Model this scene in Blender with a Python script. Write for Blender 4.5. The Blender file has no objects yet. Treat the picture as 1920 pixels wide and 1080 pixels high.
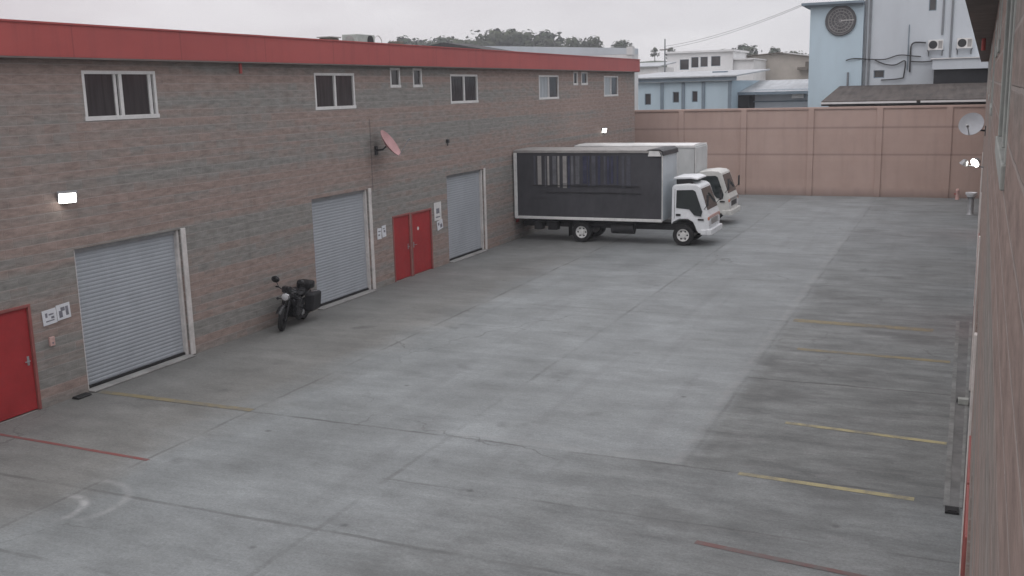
import bpy, bmesh, math, random
from mathutils import Vector, Matrix
random.seed(7)
R = math.radians
sc = bpy.context.scene
COL = sc.collection

# ------------------------------------------------------------------ camera
YAW, PITCH, ROLL, EYE = 0.41487, 0.19199, 0.025069, 5.92
fw = Vector((-math.sin(YAW)*math.cos(PITCH), math.cos(YAW)*math.cos(PITCH), -math.sin(PITCH)))
rt = Vector((math.cos(YAW), math.sin(YAW), 0)); dn = fw.cross(rt)
r2 = rt*math.cos(ROLL)+dn*math.sin(ROLL); d2 = dn*math.cos(ROLL)-rt*math.sin(ROLL)
cd = bpy.data.cameras.new("camera"); cam = bpy.data.objects.new("camera", cd); COL.objects.link(cam)
cam.matrix_world = Matrix(((r2.x, -d2.x, -fw.x, 0), (r2.y, -d2.y, -fw.y, 0), (r2.z, -d2.z, -fw.z, EYE), (0, 0, 0, 1)))
cd.sensor_width = 36; cd.lens = 36*1900/1920; cd.clip_start = 0.05; cd.clip_end = 2000
sc.camera = cam

# ------------------------------------------------------------------ node helper
class NT:
    def __init__(s, tree): s.t = tree; tree.nodes.clear()
    def n(s, typ, ins=None, **kw):
        nd = s.t.nodes.new(typ)
        for k, v in kw.items(): setattr(nd, k, v)
        for k, v in (ins or {}).items(): s.put(nd.inputs[k], v)
        return nd
    def put(s, sock, v):
        if isinstance(v, bpy.types.NodeSocket): s.t.links.new(v, sock)
        elif isinstance(v, bpy.types.Node): s.t.links.new(v.outputs[0], sock)
        else:
            if sock.type == 'RGBA' and len(v) == 3: v = (*v, 1)
            sock.default_value = v
    def m(s, op, a, b=0.0, c=0.0):
        nd = s.t.nodes.new('ShaderNodeMath'); nd.operation = op
        s.put(nd.inputs[0], a); s.put(nd.inputs[1], b); s.put(nd.inputs[2], c)
        return nd.outputs[0]
    def mix(s, f, a, b, mode='MIX'):
        nd = s.t.nodes.new('ShaderNodeMix'); nd.data_type = 'RGBA'; nd.blend_type = mode
        s.put(nd.inputs[0], f); s.put(nd.inputs[6], a); s.put(nd.inputs[7], b)
        return nd.outputs[2]
    def noise(s, vec, scale, detail=4, rough=0.55):
        return s.n('ShaderNodeTexNoise', {'Vector': vec, 'Scale': scale, 'Detail': detail, 'Roughness': rough}).outputs[0]
    def scl(s, vec, x, y, z):
        return s.n('ShaderNodeVectorMath', {0: vec, 1: (x, y, z)}, operation='MULTIPLY').outputs[0]
    def ramp(s, f, lo, hi, a=0.0, b=1.0):
        nd = s.n('ShaderNodeMapRange', {0: f, 1: lo, 2: hi, 3: a, 4: b}); return nd.outputs[0]

# ------------------------------------------------------------------ world and sun
SUN_EL, SUN_ROT = R(52), R(200)
w = bpy.data.worlds.new("World"); sc.world = w; w.use_nodes = True
g = NT(w.node_tree)
sky = g.n('ShaderNodeTexSky', sky_type='NISHITA', sun_disc=False, sun_elevation=SUN_EL, sun_rotation=SUN_ROT)
b1 = g.n('ShaderNodeBackground', {0: sky.outputs[0], 1: 0.06})
tc = g.n('ShaderNodeTexCoord').outputs['Generated']
sp = g.n('ShaderNodeSeparateXYZ', {0: tc})
cl = g.noise(g.scl(tc, 1.0, 1.0, 3.6), 3.4, 6, 0.55)
tint = g.ramp(sp.outputs['X'], -0.75, 0.05)
base = g.mix(tint, (0.87, 0.78, 0.81), (0.87, 0.89, 0.935))
c2 = g.mix(g.ramp(cl, 0.38, 0.62), g.mix(0.5, base, (0.66, 0.62, 0.645)), g.mix(0.6, base, (0.93, 0.91, 0.93)))
zen = g.ramp(sp.outputs['Z'], 0.10, 1.0, 1.0, 1.95)   # an overcast sky is brighter overhead than at the horizon
b2 = g.n('ShaderNodeBackground', {0: c2, 1: zen})
mx = g.n('ShaderNodeMixShader', {0: 0.88, 1: b1.outputs[0], 2: b2.outputs[0]})
g.n('ShaderNodeOutputWorld', {0: mx.outputs[0]})
sl = bpy.data.lights.new("sun", 'SUN'); sl.energy = 0.5; sl.angle = R(25); sl.color = (1, 0.96, 0.92)
so = bpy.data.objects.new("sun", sl); COL.objects.link(so)
sd = Vector((math.sin(SUN_ROT)*math.cos(SUN_EL), math.cos(SUN_ROT)*math.cos(SUN_EL), math.sin(SUN_EL)))
so.rotation_euler = sd.to_track_quat('Z', 'Y').to_euler()
sc.view_settings.view_transform = 'Standard'; sc.view_settings.look = 'None'
sc.view_settings.exposure = 0.0; sc.view_settings.gamma = 1.0
sc.cycles.use_denoising = True
sc.cycles.max_bounces = 8; sc.cycles.diffuse_bounces = 4

# ------------------------------------------------------------------ materials
def mat(name):
    m = bpy.data.materials.new(name); m.use_nodes = True
    return m, NT(m.node_tree)
def finish(g, col, rough=0.8, bump=None, bs=0.3, bd=0.01, metal=0.0, spec=0.3, **kw):
    p = g.n('ShaderNodeBsdfPrincipled', {'Base Color': col, 'Roughness': rough, 'Metallic': metal, 'Specular IOR Level': spec})
    for k, v in kw.items(): g.put(p.inputs[k], v)
    if bump is not None:
        g.put(p.inputs['Normal'], g.n('ShaderNodeBump', {'Height': bump, 'Strength': bs, 'Distance': bd}).outputs[0])
    g.n('ShaderNodeOutputMaterial', {0: p.outputs[0]})
def paint(name, col, rough=0.6, var=0.12, scale=3.0, metal=0.0, spec=0.3, stretch=(1, 1, 1)):
    m, g = mat(name)
    oc = g.n('ShaderNodeTexCoord').outputs['Object']
    v = g.scl(oc, *stretch)
    n1 = g.noise(v, scale, 5, 0.6); n2 = g.noise(v, scale*7, 3, 0.6)
    f = g.m('ADD', g.m('MULTIPLY', n1, 0.7), g.m('MULTIPLY', n2, 0.3))
    k = 1-var*2; k2 = 1+var*1.5
    c = g.mix(g.ramp(f, 0.3, 0.7), tuple(x*k for x in col), tuple(min(x*k2, 0.92) for x in col))
    finish(g, c, g.ramp(n2, 0.3, 0.7, max(rough-0.1, 0.05), min(rough+0.1, 1)), n2, 0.12, 0.004, metal, spec)
    return m

def block_material(name, ca, cb, joint_y=(), shift=0.0):
    m, g = mat(name)
    oc = g.n('ShaderNodeTexCoord').outputs['Object']
    s = g.n('ShaderNodeSeparateXYZ', {0: oc}); y, z = s.outputs[1], s.outputs[2]
    u = g.m('ADD', y, g.m('MULTIPLY', s.outputs[0], 1.0))
    vec = g.n('ShaderNodeCombineXYZ', {0: u, 1: z, 2: 0.0}).outputs[0]
    jit = g.noise(vec, 2.2, 3); vj = g.n('ShaderNodeCombineXYZ', {0: u, 1: g.m('ADD', z, g.m('MULTIPLY', g.m('SUBTRACT', jit, 0.5), 0.02)), 2: 0.0}).outputs[0]
    br = g.n('ShaderNodeTexBrick', {'Vector': vj, 'Color1': (0, 0, 0), 'Color2': (1, 1, 1), 'Mortar': (0.5, 0.5, 0.5), 'Scale': 1.0,
             'Mortar Size': 0.009, 'Mortar Smooth': 0.4, 'Brick Width': 0.4, 'Row Height': 0.19}, offset=0.5)
    row = g.m('FLOOR', g.m('DIVIDE', z, 0.19))
    rw = g.n('ShaderNodeTexWhiteNoise', {'W': row}, noise_dimensions='1D').outputs[0]
    band = g.noise(g.n('ShaderNodeCombineXYZ', {0: g.m('MULTIPLY', u, 0.055), 1: g.m('MULTIPLY', z, 1.0), 2: 3.0}).outputs[0], 1.0, 3, 0.6)
    bk = g.n('ShaderNodeSeparateColor', {0: br.outputs[0]}).outputs[0]
    f = g.m('ADD', g.m('ADD', g.m('MULTIPLY', band, 1.0), g.m('MULTIPLY', rw, 0.20)), g.m('MULTIPLY', bk, 0.08))
    col = g.mix(g.ramp(f, 0.57+shift, 0.72+shift), ca, cb)
    sp = g.noise(g.scl(vec, 1, 3.5, 1), 3.0, 6, 0.7)
    col = g.mix(1.0, col, g.mix(g.ramp(sp, 0.3, 0.72), (0.68, 0.67, 0.67), (1.25, 1.24, 1.23)), 'MULTIPLY')
    col = g.mix(g.m('MULTIPLY', bk, 0.14), col, g.mix(1.0, col, (1.28, 1.22, 1.2), 'MULTIPLY'))
    drip = g.noise(g.n('ShaderNodeCombineXYZ', {0: g.m('MULTIPLY', u, 1.3), 1: g.m('MULTIPLY', z, 0.18), 2: 9.0}).outputs[0], 1.0, 4, 0.65)
    col = g.mix(g.ramp(drip, 0.55, 0.75, 0, 0.30), col, (0.15, 0.135, 0.125))
    col = g.mix(g.m('MULTIPLY', br.outputs[1], 0.16), col, (0.40, 0.37, 0.35))
    crs = g.m('PINGPONG', g.m('ADD', z, g.m('MULTIPLY', g.m('SUBTRACT', jit, 0.5), 0.02)), 0.095)
    col = g.mix(g.ramp(crs, 0.004, 0.016, 0.38, 0), col, (0.40, 0.375, 0.355))
    for jy in joint_y:
        wob = g.m('ADD', y, g.m('MULTIPLY', g.m('SUBTRACT', jit, 0.5), 0.05))
        d = g.m('ABSOLUTE', g.m('SUBTRACT', wob, jy))
        col = g.mix(g.m('MULTIPLY', g.ramp(d, 0.012, 0.05, 0.5, 0.0), g.m('MULTIPLY', g.m('GREATER_THAN', z, 3.0), g.m('LESS_THAN', z, 5.2))), col, (0.08, 0.07, 0.066))
    h = g.m('SUBTRACT', g.m('MULTIPLY', sp, 0.8), br.outputs[1])
    finish(g, col, 0.92, h, 0.6, 0.012, spec=0.15)
    return m

def ground_concrete():
    m, g = mat("yard_concrete")
    p = g.n('ShaderNodeNewGeometry').outputs['Position']
    s = g.n('ShaderNodeSeparateXYZ', {0: p}); x, y = s.outputs[0], s.outputs[1]
    w1 = g.noise(p, 0.5, 4); w2 = g.noise(p, 3.0, 4); w0 = g.noise(p, 0.16, 4, 0.6)
    wob = g.m('ADD', g.m('MULTIPLY', g.m('SUBTRACT', w1, 0.5), 0.14), g.m('MULTIPLY', g.m('SUBTRACT', w2, 0.5), 0.07))
    xw, yw = g.m('ADD', x, wob), g.m('ADD', y, wob)
    # slab tints
    ix = g.m('FLOOR', g.m('DIVIDE', g.m('ADD', x, 7.9), 4.2)); iy = g.m('FLOOR', g.m('DIVIDE', g.m('SUBTRACT', y, 15.05), 5.4))
    cell = g.n('ShaderNodeTexWhiteNoise', {'Vector': g.n('ShaderNodeCombineXYZ', {0: ix, 1: iy, 2: 0.0}).outputs[0]}).outputs[0]
    # broad zones: pale lane in the middle, worn dark bays along the near wall
    edge = g.m('ADD', x, g.m('ADD', g.m('MULTIPLY', g.m('SUBTRACT', w0, 0.5), 0.5), g.m('MULTIPLY', g.m('SUBTRACT', w2, 0.5), 0.35)))
    bay_far = g.ramp(edge, -3.95, -3.5)
    bay_near = g.ramp(g.m('ADD', g.m('ADD', x, g.m('MULTIPLY', g.m('SUBTRACT', y, 12.5), -0.45)), g.m('MULTIPLY', g.m('SUBTRACT', w0, 0.5), 5.0)), -7.6, -5.2)
    near = g.ramp(yw, 15.0, 15.1, 1.0, 0.0)
    bay = g.m('ADD', g.m('MULTIPLY', near, g.m('MULTIPLY', bay_near, 0.55)), g.m('MULTIPLY', g.m('SUBTRACT', 1.0, near), bay_far))
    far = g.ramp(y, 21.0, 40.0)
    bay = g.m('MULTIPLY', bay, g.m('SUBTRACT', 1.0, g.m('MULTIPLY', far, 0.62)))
    side = g.ramp(g.m('ADD', x, g.m('MULTIPLY', g.m('SUBTRACT', w1, 0.5), 2.2)), -12.9, -11.7, 1.0, 0.0)
    lo = g.mix(side, (0.240, 0.257, 0.262), (0.205, 0.200, 0.188))
    lo = g.mix(g.m('MULTIPLY', g.ramp(x, -12.4, -7.0, 1.0, 0.0), 0.35), lo, (0.200, 0.212, 0.212))
    col = g.mix(bay, lo, (0.164, 0.173, 0.172))
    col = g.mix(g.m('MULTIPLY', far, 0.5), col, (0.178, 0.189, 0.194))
    col = g.mix(1.0, col, g.mix(cell, (0.93, 0.93, 0.93), (1.06, 1.06, 1.06)), 'MULTIPLY')
    # stains, broom streaks, tyre grime
    st = g.noise(g.scl(p, 0.62, 1.9, 1), 1.2, 7, 0.70)
    col = g.mix(g.m('ADD', 0.42, g.m('MULTIPLY', bay, 0.55)), col, g.mix(1.0, col, g.mix(g.ramp(st, 0.30, 0.70), (0.62, 0.62, 0.62), (1.36, 1.36, 1.35)), 'MULTIPLY'))
    bl = g.noise(p, 0.55, 6, 0.62)
    col = g.mix(1.0, col, g.mix(g.ramp(bl, 0.3, 0.7), (0.80, 0.80, 0.79), (1.15, 1.15, 1.15)), 'MULTIPLY')
    fine = g.noise(g.scl(p, 1.0, 1.7, 1), 9.0, 6, 0.75)
    col = g.mix(1.0, col, g.mix(g.ramp(fine, 0.25, 0.75), (0.84, 0.84, 0.84), (1.14, 1.14, 1.14)), 'MULTIPLY')
    sk = g.noise(g.scl(p, 0.9, 3.2, 1), 1.25, 7, 0.75)
    col = g.mix(g.m('MULTIPLY', g.m('ADD', g.m('MULTIPLY', bay, 0.42), 0.03), g.ramp(sk, 0.53, 0.70)), col, (0.27, 0.27, 0.27))
    oil = g.noise(p, 0.9, 3, 0.5)
    col = g.mix(g.ramp(oil, 0.66, 0.78, 0, 0.5), col, (0.07, 0.07, 0.07))
    # tyre tracks running along the lane
    tr = g.noise(g.scl(p, 2.2, 0.09, 1), 1.0, 3, 0.5)
    col = g.mix(g.ramp(tr, 0.55, 0.72, 0, 0.16), col, (0.115, 0.115, 0.117))
    # grit, drips and hairline cracks
    gr = g.noise(p, 26.0, 3, 0.8)
    col = g.mix(1.0, col, g.mix(g.ramp(gr, 0.3, 0.7), (0.82, 0.82, 0.82), (1.17, 1.17, 1.17)), 'MULTIPLY')
    vo = g.n('ShaderNodeTexVoronoi', {'Vector': p, 'Scale': 1.1, 'Randomness': 1.0})
    dr = g.m('MULTIPLY', g.ramp(vo.outputs['Distance'], 0.03, 0.085, 1, 0), g.m('GREATER_THAN', g.n('ShaderNodeSeparateColor', {0: vo.outputs['Color']}).outputs[0], 0.62))
    col = g.mix(g.m('MULTIPLY', dr, 0.5), col, (0.06, 0.06, 0.06))
    pw_ = g.n('ShaderNodeVectorMath', {0: p, 1: g.n('ShaderNodeVectorMath', {0: g.n('ShaderNodeTexNoise', {'Vector': p, 'Scale': 0.9, 'Detail': 5.0}).outputs['Color'], 1: (1.6, 1.6, 0)}, operation='MULTIPLY').outputs[0]}, operation='ADD').outputs[0]
    ck = g.n('ShaderNodeTexVoronoi', {'Vector': pw_, 'Scale': 0.16}, feature='DISTANCE_TO_EDGE').outputs['Distance']
    col = g.mix(g.m('MULTIPLY', g.ramp(ck, 0.001, 0.004, 0.42, 0), g.ramp(w0, 0.50, 0.60)), col, (0.06, 0.058, 0.056))
    blot = g.noise(g.scl(p, 1.0, 1.5, 1), 0.42, 5, 0.62)
    col = g.mix(g.m('MULTIPLY', g.ramp(blot, 0.54, 0.66), g.m('ADD', 0.16, g.m('MULTIPLY', bay, 0.40))), col, (0.085, 0.087, 0.086))
    # joints between slabs
    def line(coord, at, wid, lo=None, hi=None, other=None, k=0.75):
        d = g.m('ABSOLUTE', g.m('SUBTRACT', coord, at)); f = g.ramp(d, wid*0.4, wid, k, 0.0)
        if lo is not None:
            f = g.m('MULTIPLY', f, g.m('MULTIPLY', g.m('GREATER_THAN', other, lo), g.m('LESS_THAN', other, hi)))
        return f
    gap = g.ramp(g.noise(p, 0.6, 4, 0.6), 0.40, 0.60, 0.12, 1.0)
    for f in (line(xw, -7.9, 0.06, k=0.35), line(xw, -3.72, 0.05, 15.05, 60, y, 0.25), line(xw, -12.2, 0.05, k=0.5),
              line(yw, 15.05, 0.045, k=0.7), line(yw, 20.4, 0.05, -3.7, 2, x, 0.7), line(yw, 10.95, 0.05, k=0.45), line(yw, 12.95, 0.035, -8, 3, x, 0.4),
              line(yw, 8.9, 0.05, k=0.5), line(yw, 31.2, 0.05, k=0.3), line(yw, 36.5, 0.06, k=0.3), line(yw, 41.9, 0.07, k=0.3), line(yw, 25.8, 0.05, -17, -3.7, x, 0.3)):
        col = g.mix(g.m('MULTIPLY', f, gap), col, (0.06, 0.058, 0.056))
    # pale efflorescence beside the joints
    for f in (line(xw, -3.86, 0.12, 15.05, 40, y, 0.5), line(yw, 15.2, 0.16, -9, -3.6, x, 0.4)):
        col = g.mix(g.m('MULTIPLY', g.m('MULTIPLY', f, 0.6), g.ramp(w2, 0.4, 0.6)), col, (0.30, 0.305, 0.30))
    # darker band along the foot of the far-side building
    foot = g.ramp(g.m('ADD', x, g.m('MULTIPLY', g.m('SUBTRACT', w1, 0.5), 0.9)), -16.1, -15.2, 0.28, 0.0)
    col = g.mix(foot, col, (0.10, 0.095, 0.09))
    # chalky skid arcs
    for cx, cy, rr, a in ((-12.1, 10.15, 0.52, 0.5), (-12.0, 10.5, 0.82, 0.22)):
        dx = g.m('SUBTRACT', x, cx); dy = g.m('SUBTRACT', y, cy)
        d = g.m('SQRT', g.m('ADD', g.m('MULTIPLY', dx, dx), g.m('MULTIPLY', dy, dy)))
        rg = g.ramp(g.m('ABSOLUTE', g.m('SUBTRACT', d, rr)), 0.02, 0.10, 1, 0)
        q = g.m('MULTIPLY', g.m('MULTIPLY', rg, g.ramp(g.m('ADD', dx, g.m('MULTIPLY', dy, 0.8)), 0.15, 0.55)), g.ramp(w2, 0.38, 0.58, 0.1, a))
        col = g.mix(q, col, (0.50, 0.50, 0.50))
    finish(g, col, g.ramp(bl, 0.3, 0.7, 0.62, 0.9), g.m('ADD', fine, g.m('MULTIPLY', st, 0.5)), 0.25, 0.008, spec=0.25)
    return m

def worn_paint(name, col, lo, hi):
    m, g = mat(name)
    p = g.n('ShaderNodeNewGeometry').outputs['Position']
    n1 = g.noise(p, 4.0, 6, 0.75); n2 = g.noise(p, 0.9, 3, 0.5)
    f = g.ramp(g.m('ADD', g.m('MULTIPLY', n1, 0.6), g.m('MULTIPLY', n2, 0.4)), lo, hi)
    finish(g, g.mix(f, (0.145, 0.145, 0.144), col), 0.8, spec=0.2)
    return m

def corrugated(name, col, pitch=0.25, axis=0, var=0.25, rough=0.5, metal=0.0):
    m, g = mat(name)
    oc = g.n('ShaderNodeTexCoord').outputs['Object']
    s = g.n('ShaderNodeSeparateXYZ', {0: oc})
    wv = g.m('SINE', g.m('MULTIPLY', s.outputs[axis], 2*math.pi/pitch))
    n1 = g.noise(oc, 0.5, 6, 0.65); n2 = g.noise(g.scl(oc, 3 if axis == 0 else .3, .3 if axis == 0 else 3, 1), 1.3, 4, 0.6)
    f = g.m('ADD', g.m('MULTIPLY', n1, 0.5), g.m('MULTIPLY', n2, 0.5))
    c = g.mix(g.ramp(f, 0.35, 0.65), tuple(v*(1-var) for v in col), tuple(min(.9, v*(1+var)) for v in col))
    finish(g, c, rough, wv, 0.5, 0.03, metal)
    return m

M = {}
M['block'] = block_material("masonry_blocks", (0.310, 0.243, 0.217), (0.250, 0.246, 0.232), (26.6,))
M['block_near'] = block_material('near_masonry_blocks', (0.300, 0.238, 0.212), (0.262, 0.248, 0.230), (), 0.06)
M['fascia'] = paint("red_fascia_paint", (0.385, 0.078, 0.078), 0.5, 0.10, 0.8, stretch=(1, .35, 1))
def fascia_material():
    m, g = mat("red_fascia_sheet")
    oc = g.n('ShaderNodeTexCoord').outputs['Object']; sy = g.n('ShaderNodeSeparateXYZ', {0: oc}).outputs[1]
    n1 = g.noise(g.scl(oc, 1, .35, 1), .8, 5, .6); n2 = g.noise(g.scl(oc, 1, 2.6, .3), 1.4, 5, .65)
    pn = g.n('ShaderNodeTexWhiteNoise', {'W': g.m('FLOOR', g.m('DIVIDE', sy, 3.05))}, noise_dimensions='1D').outputs[0]
    c = g.mix(g.ramp(n1, .3, .7), (0.345, 0.068, 0.064), (0.425, 0.09, 0.082))
    c = g.mix(g.m('MULTIPLY', pn, .22), c, (0.33, 0.09, 0.088))
    c = g.mix(g.ramp(n2, .5, .75, 0, .32), c, (0.22, 0.055, 0.055))
    c = g.mix(g.ramp(g.m('PINGPONG', sy, 1.525), 0.006, 0.02, .5, 0), c, (0.15, 0.04, 0.04))
    finish(g, c, .5, n1, .1, .005); return m
M['fascia'] = fascia_material()
M['reddoor'] = paint("red_door_paint", (0.35, 0.033, 0.036), 0.5, 0.10, 1.5)
M['redframe'] = paint("door_frame_paint", (0.30, 0.10, 0.09), 0.55, 0.15, 2)
M['slat'] = paint("shutter_grey", (0.35, 0.375, 0.405), 0.5, 0.07, 1.2, stretch=(1, 1, .6))
M['white'] = paint("white_aluminium", (0.66, 0.65, 0.64), 0.5, 0.08, 3)
M['post'] = paint("white_jamb", (0.62, 0.59, 0.57), 0.6, 0.14, 2)
M['soffit'] = paint("soffit_board", (0.17, 0.14, 0.13), 0.8, 0.15, 2)
M['roof'] = corrugated("sheet_roof", (0.33, 0.32, 0.31), 0.3, 1)
M['rubber'] = paint("black_rubber", (0.022, 0.022, 0.023), 0.75, 0.2, 6)
M['concrete'] = paint("cast_concrete", (0.30, 0.295, 0.285), 0.9, 0.2, 1.5)
M['dkconcrete'] = paint("stained_concrete", (0.155, 0.157, 0.155), 0.9, 0.25, 1.5)
M['cmetal'] = paint("cast_grey_metal", (0.33, 0.34, 0.35), 0.4, 0.12, 5, metal=0.4)
M['chrome'] = paint("chrome", (0.75, 0.76, 0.78), 0.18, 0.05, 8, metal=0.95)
M['dkmetal'] = paint("dark_metal", (0.04, 0.04, 0.043), 0.5, 0.2, 4, metal=0.3)
M['black'] = paint("black_gloss", (0.014, 0.014, 0.016), 0.28, 0.2, 5, spec=0.5)
M['seat'] = paint("black_vinyl", (0.02, 0.02, 0.022), 0.55, 0.2, 8)
M['truckwhite'] = paint("white_truck_paint", (0.70, 0.72, 0.74), 0.35, 0.06, 1.5, spec=0.5)
M['truckcream'] = paint("cream_truck_paint", (0.60, 0.60, 0.575), 0.4, 0.08, 1.5, spec=0.5)
M['boxwhite'] = paint("box_body_white", (0.56, 0.58, 0.58), 0.5, 0.1, 0.8, stretch=(1, 1, .4))
M['boxroof'] = paint("box_roof_white", (0.70, 0.70, 0.69), 0.5, 0.14, 0.9)
M['boxfront'] = paint("pale_front_panel", (0.48, 0.53, 0.56), 0.45, 0.08, 0.8)
M['tarp'] = paint("charcoal_side_tarp", (0.058, 0.058, 0.066), 0.55, 0.2, 0.9, stretch=(1, 1, .5))
M['stripA'] = paint("grey_strip", (0.125, 0.128, 0.142), 0.6, 0.25, 2)
M['stripB'] = paint("slate_strip", (0.075, 0.077, 0.095), 0.6, 0.25, 2)
M['stripC'] = paint("navy_strip", (0.045, 0.048, 0.085), 0.6, 0.25, 2)
M['railgrey'] = paint("grey_rail", (0.30, 0.29, 0.28), 0.5, 0.15, 3)
M['redlens'] = paint("tail_lens", (0.35, 0.03, 0.03), 0.3, 0.1, 5)
M['orange'] = paint("indicator_lens", (0.55, 0.22, 0.14), 0.35, 0.1, 5)
M['lens'] = paint("lamp_lens", (0.62, 0.62, 0.64), 0.2, 0.08, 9, spec=0.6)
M['dullwhite'] = paint('dull_white_frame', (0.36, 0.38, 0.36), 0.7, 0.15, 3)  # white frames set in a darker, greyer tone
M['gutter'] = paint('gutter_edge', (0.20, 0.205, 0.20), 0.9, 0.25, 2.5)
M['perim'] = None
M['blue'] = paint("pale_blue_render", (0.47, 0.58, 0.65), 0.85, 0.06, 0.35, stretch=(1, 1, .3))
M['bluegrey'] = paint("blue_grey_render", (0.54, 0.58, 0.62), 0.85, 0.06, 0.3, stretch=(1, 1, .25))
M['bluetrim'] = paint("slate_blue_trim", (0.19, 0.24, 0.285), 0.7, 0.1, 1)
M['wallwhite'] = paint("whitewash", (0.68, 0.68, 0.68), 0.85, 0.08, 0.5, stretch=(1, 1, .4))
M['beige'] = paint("beige_render", (0.42, 0.385, 0.345), 0.85, 0.1, 0.4)
M['green'] = paint("mint_render", (0.36, 0.44, 0.38), 0.85, 0.1, 0.4)
M['sheetwhite'] = corrugated("pale_sheet_roof", (0.40, 0.42, 0.44), 0.9, 0, 0.22)
M['sheetold'] = corrugated("weathered_sheet_roof", (0.075, 0.064, 0.058), 0.5, 0, 0.5, 0.8)
M['sheetdark'] = corrugated("dark_sheet_roof", (0.05, 0.048, 0.05), 0.5, 0, 0.2, 0.7)
M['dark'] = paint("opening_shade", (0.025, 0.026, 0.03), 0.8, 0.2, 1)  # near-black colour stands in for the shade inside openings
M['wood'] = paint("grey_timber", (0.15, 0.13, 0.11), 0.85, 0.2, 3)
M['cable'] = paint("black_cable", (0.03, 0.03, 0.032), 0.6, 0.1, 3)
M['palecable'] = paint("grey_cable", (0.16, 0.16, 0.165), 0.6, 0.1, 3)
M['pipe'] = paint("grey_pipe", (0.20, 0.215, 0.23), 0.6, 0.12, 2)
M['dishpink'] = paint("faded_red_dish", (0.47, 0.27, 0.27), 0.6, 0.10, 3)
M['dishgrey'] = paint("grey_dish", (0.42, 0.44, 0.47), 0.5, 0.08, 3)
M['pink'] = paint("pink_plastic", (0.55, 0.36, 0.33), 0.6, 0.1, 4)
M['paper'] = paint("paper_sheet", (0.66, 0.67, 0.70), 0.8, 0.05, 4)
M['ink'] = paint("faded_ink", (0.20, 0.20, 0.23), 0.8, 0.2, 9)
M['yellow'] = worn_paint("worn_yellow_paint", (0.37, 0.33, 0.19), 0.38, 0.58)
M['yellowfade'] = worn_paint("faded_yellow_paint", (0.24, 0.205, 0.125), 0.36, 0.56)
M['redline'] = worn_paint("worn_red_paint", (0.22, 0.085, 0.08), 0.36, 0.50)
M['redfade'] = worn_paint("faded_red_paint", (0.175, 0.105, 0.10), 0.40, 0.58)
M['ground'] = paint("packed_earth", (0.16, 0.145, 0.12), 0.95, 0.25, 0.05)
M['hill'] = paint("wooded_hill", (0.055, 0.075, 0.045), 0.95, 0.3, 0.06)
M['bark'] = paint("bark", (0.09, 0.075, 0.06), 0.95, 0.2, 2)
M['medal'] = paint("weathered_iron", (0.10, 0.10, 0.105), 0.6, 0.2, 3)
M['medal2'] = paint("worn_pewter", (0.24, 0.235, 0.235), 0.6, 0.2, 3)

def glass(name, col, rough=0.12):
    m, g = mat(name)
    oc = g.n('ShaderNodeTexCoord').outputs['Object']
    n = g.noise(g.scl(oc, 1, 6, .5), 1.4, 4)
    finish(g, g.mix(g.ramp(n, .3, .7), tuple(v*.7 for v in col), tuple(v*1.4 for v in col)), rough, spec=0.5)
    return m
M['glass'] = glass("dark_window_glass", (0.045, 0.040, 0.042))
M['glasspale'] = glass("curtained_window_glass", (0.33, 0.36, 0.38), 0.3)
M['glasscab'] = glass("cab_glass", (0.028, 0.035, 0.036), 0.08)
def leafmat(name, col):
    m, g = mat(name)
    oc = g.n('ShaderNodeTexCoord').outputs['Object']
    n = g.noise(oc, 0.7, 3)
    rnd = g.n('ShaderNodeObjectInfo').outputs['Random']
    c = g.mix(g.ramp(n, .35, .65), tuple(v*.6 for v in col), tuple(v*1.4 for v in col))
    c = g.mix(g.m('MULTIPLY', rnd, .5), c, tuple(v*.75 for v in col))
    finish(g, c, 0.8, spec=0.2); return m
M['leafA'] = leafmat("dark_leaves", (0.05, 0.068, 0.042))
M['leafB'] = leafmat("olive_leaves", (0.062, 0.075, 0.042))
def emit(name, col, s):
    m, g = mat(name)
    e = g.n('ShaderNodeEmission', {0: (*col, 1), 1: s}); g.n('ShaderNodeOutputMaterial', {0: e.outputs[0]}); return m
M['led'] = emit("lit_led_panel", (1.0, 0.97, 0.9), 14.0)

def perimeter_material():
    m, g = mat("pink_precast_panel")
    oc = g.n('ShaderNodeTexCoord').outputs['Object']
    s = g.n('ShaderNodeSeparateXYZ', {0: oc}); x, z = s.outputs[0], s.outputs[2]
    n1 = g.noise(oc, 0.6, 6, .6); n2 = g.noise(g.scl(oc, 2.2, 1, .25), 1.2, 5, .65)
    row = g.m('FLOOR', g.m('DIVIDE', z, 0.46)); rw = g.n('ShaderNodeTexWhiteNoise', {'W': row}, noise_dimensions='1D').outputs[0]
    c = g.mix(g.ramp(n1, .3, .7), (0.425, 0.310, 0.268), (0.475, 0.355, 0.312))
    c = g.mix(g.m('MULTIPLY', rw, .10), c, (0.33, 0.25, 0.225))
    c = g.mix(g.ramp(n2, .5, .78, 0, .28), c, (0.27, 0.205, 0.18))
    seam = g.m('PINGPONG', z, 0.23)
    c = g.mix(g.ramp(seam, 0.0, 0.016, .10, 0.0), c, (0.20, 0.15, 0.14))
    for zz in (3.60, 2.2):
        d = g.m('ABSOLUTE', g.m('SUBTRACT', z, zz)); c = g.mix(g.ramp(d, 0.02, 0.07, .5, 0), c, (0.19, 0.14, 0.13))
    c = g.mix(g.ramp(g.m('ADD', z, g.m('MULTIPLY', g.m('SUBTRACT', n2, .5), .5)), 0.05, 0.45, .55, 0), c, (0.16, 0.13, 0.12))
    finish(g, c, 0.9, n1, .2, .01, spec=.15); return m
M['perim'] = perimeter_material()
M['yard'] = ground_concrete()

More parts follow.
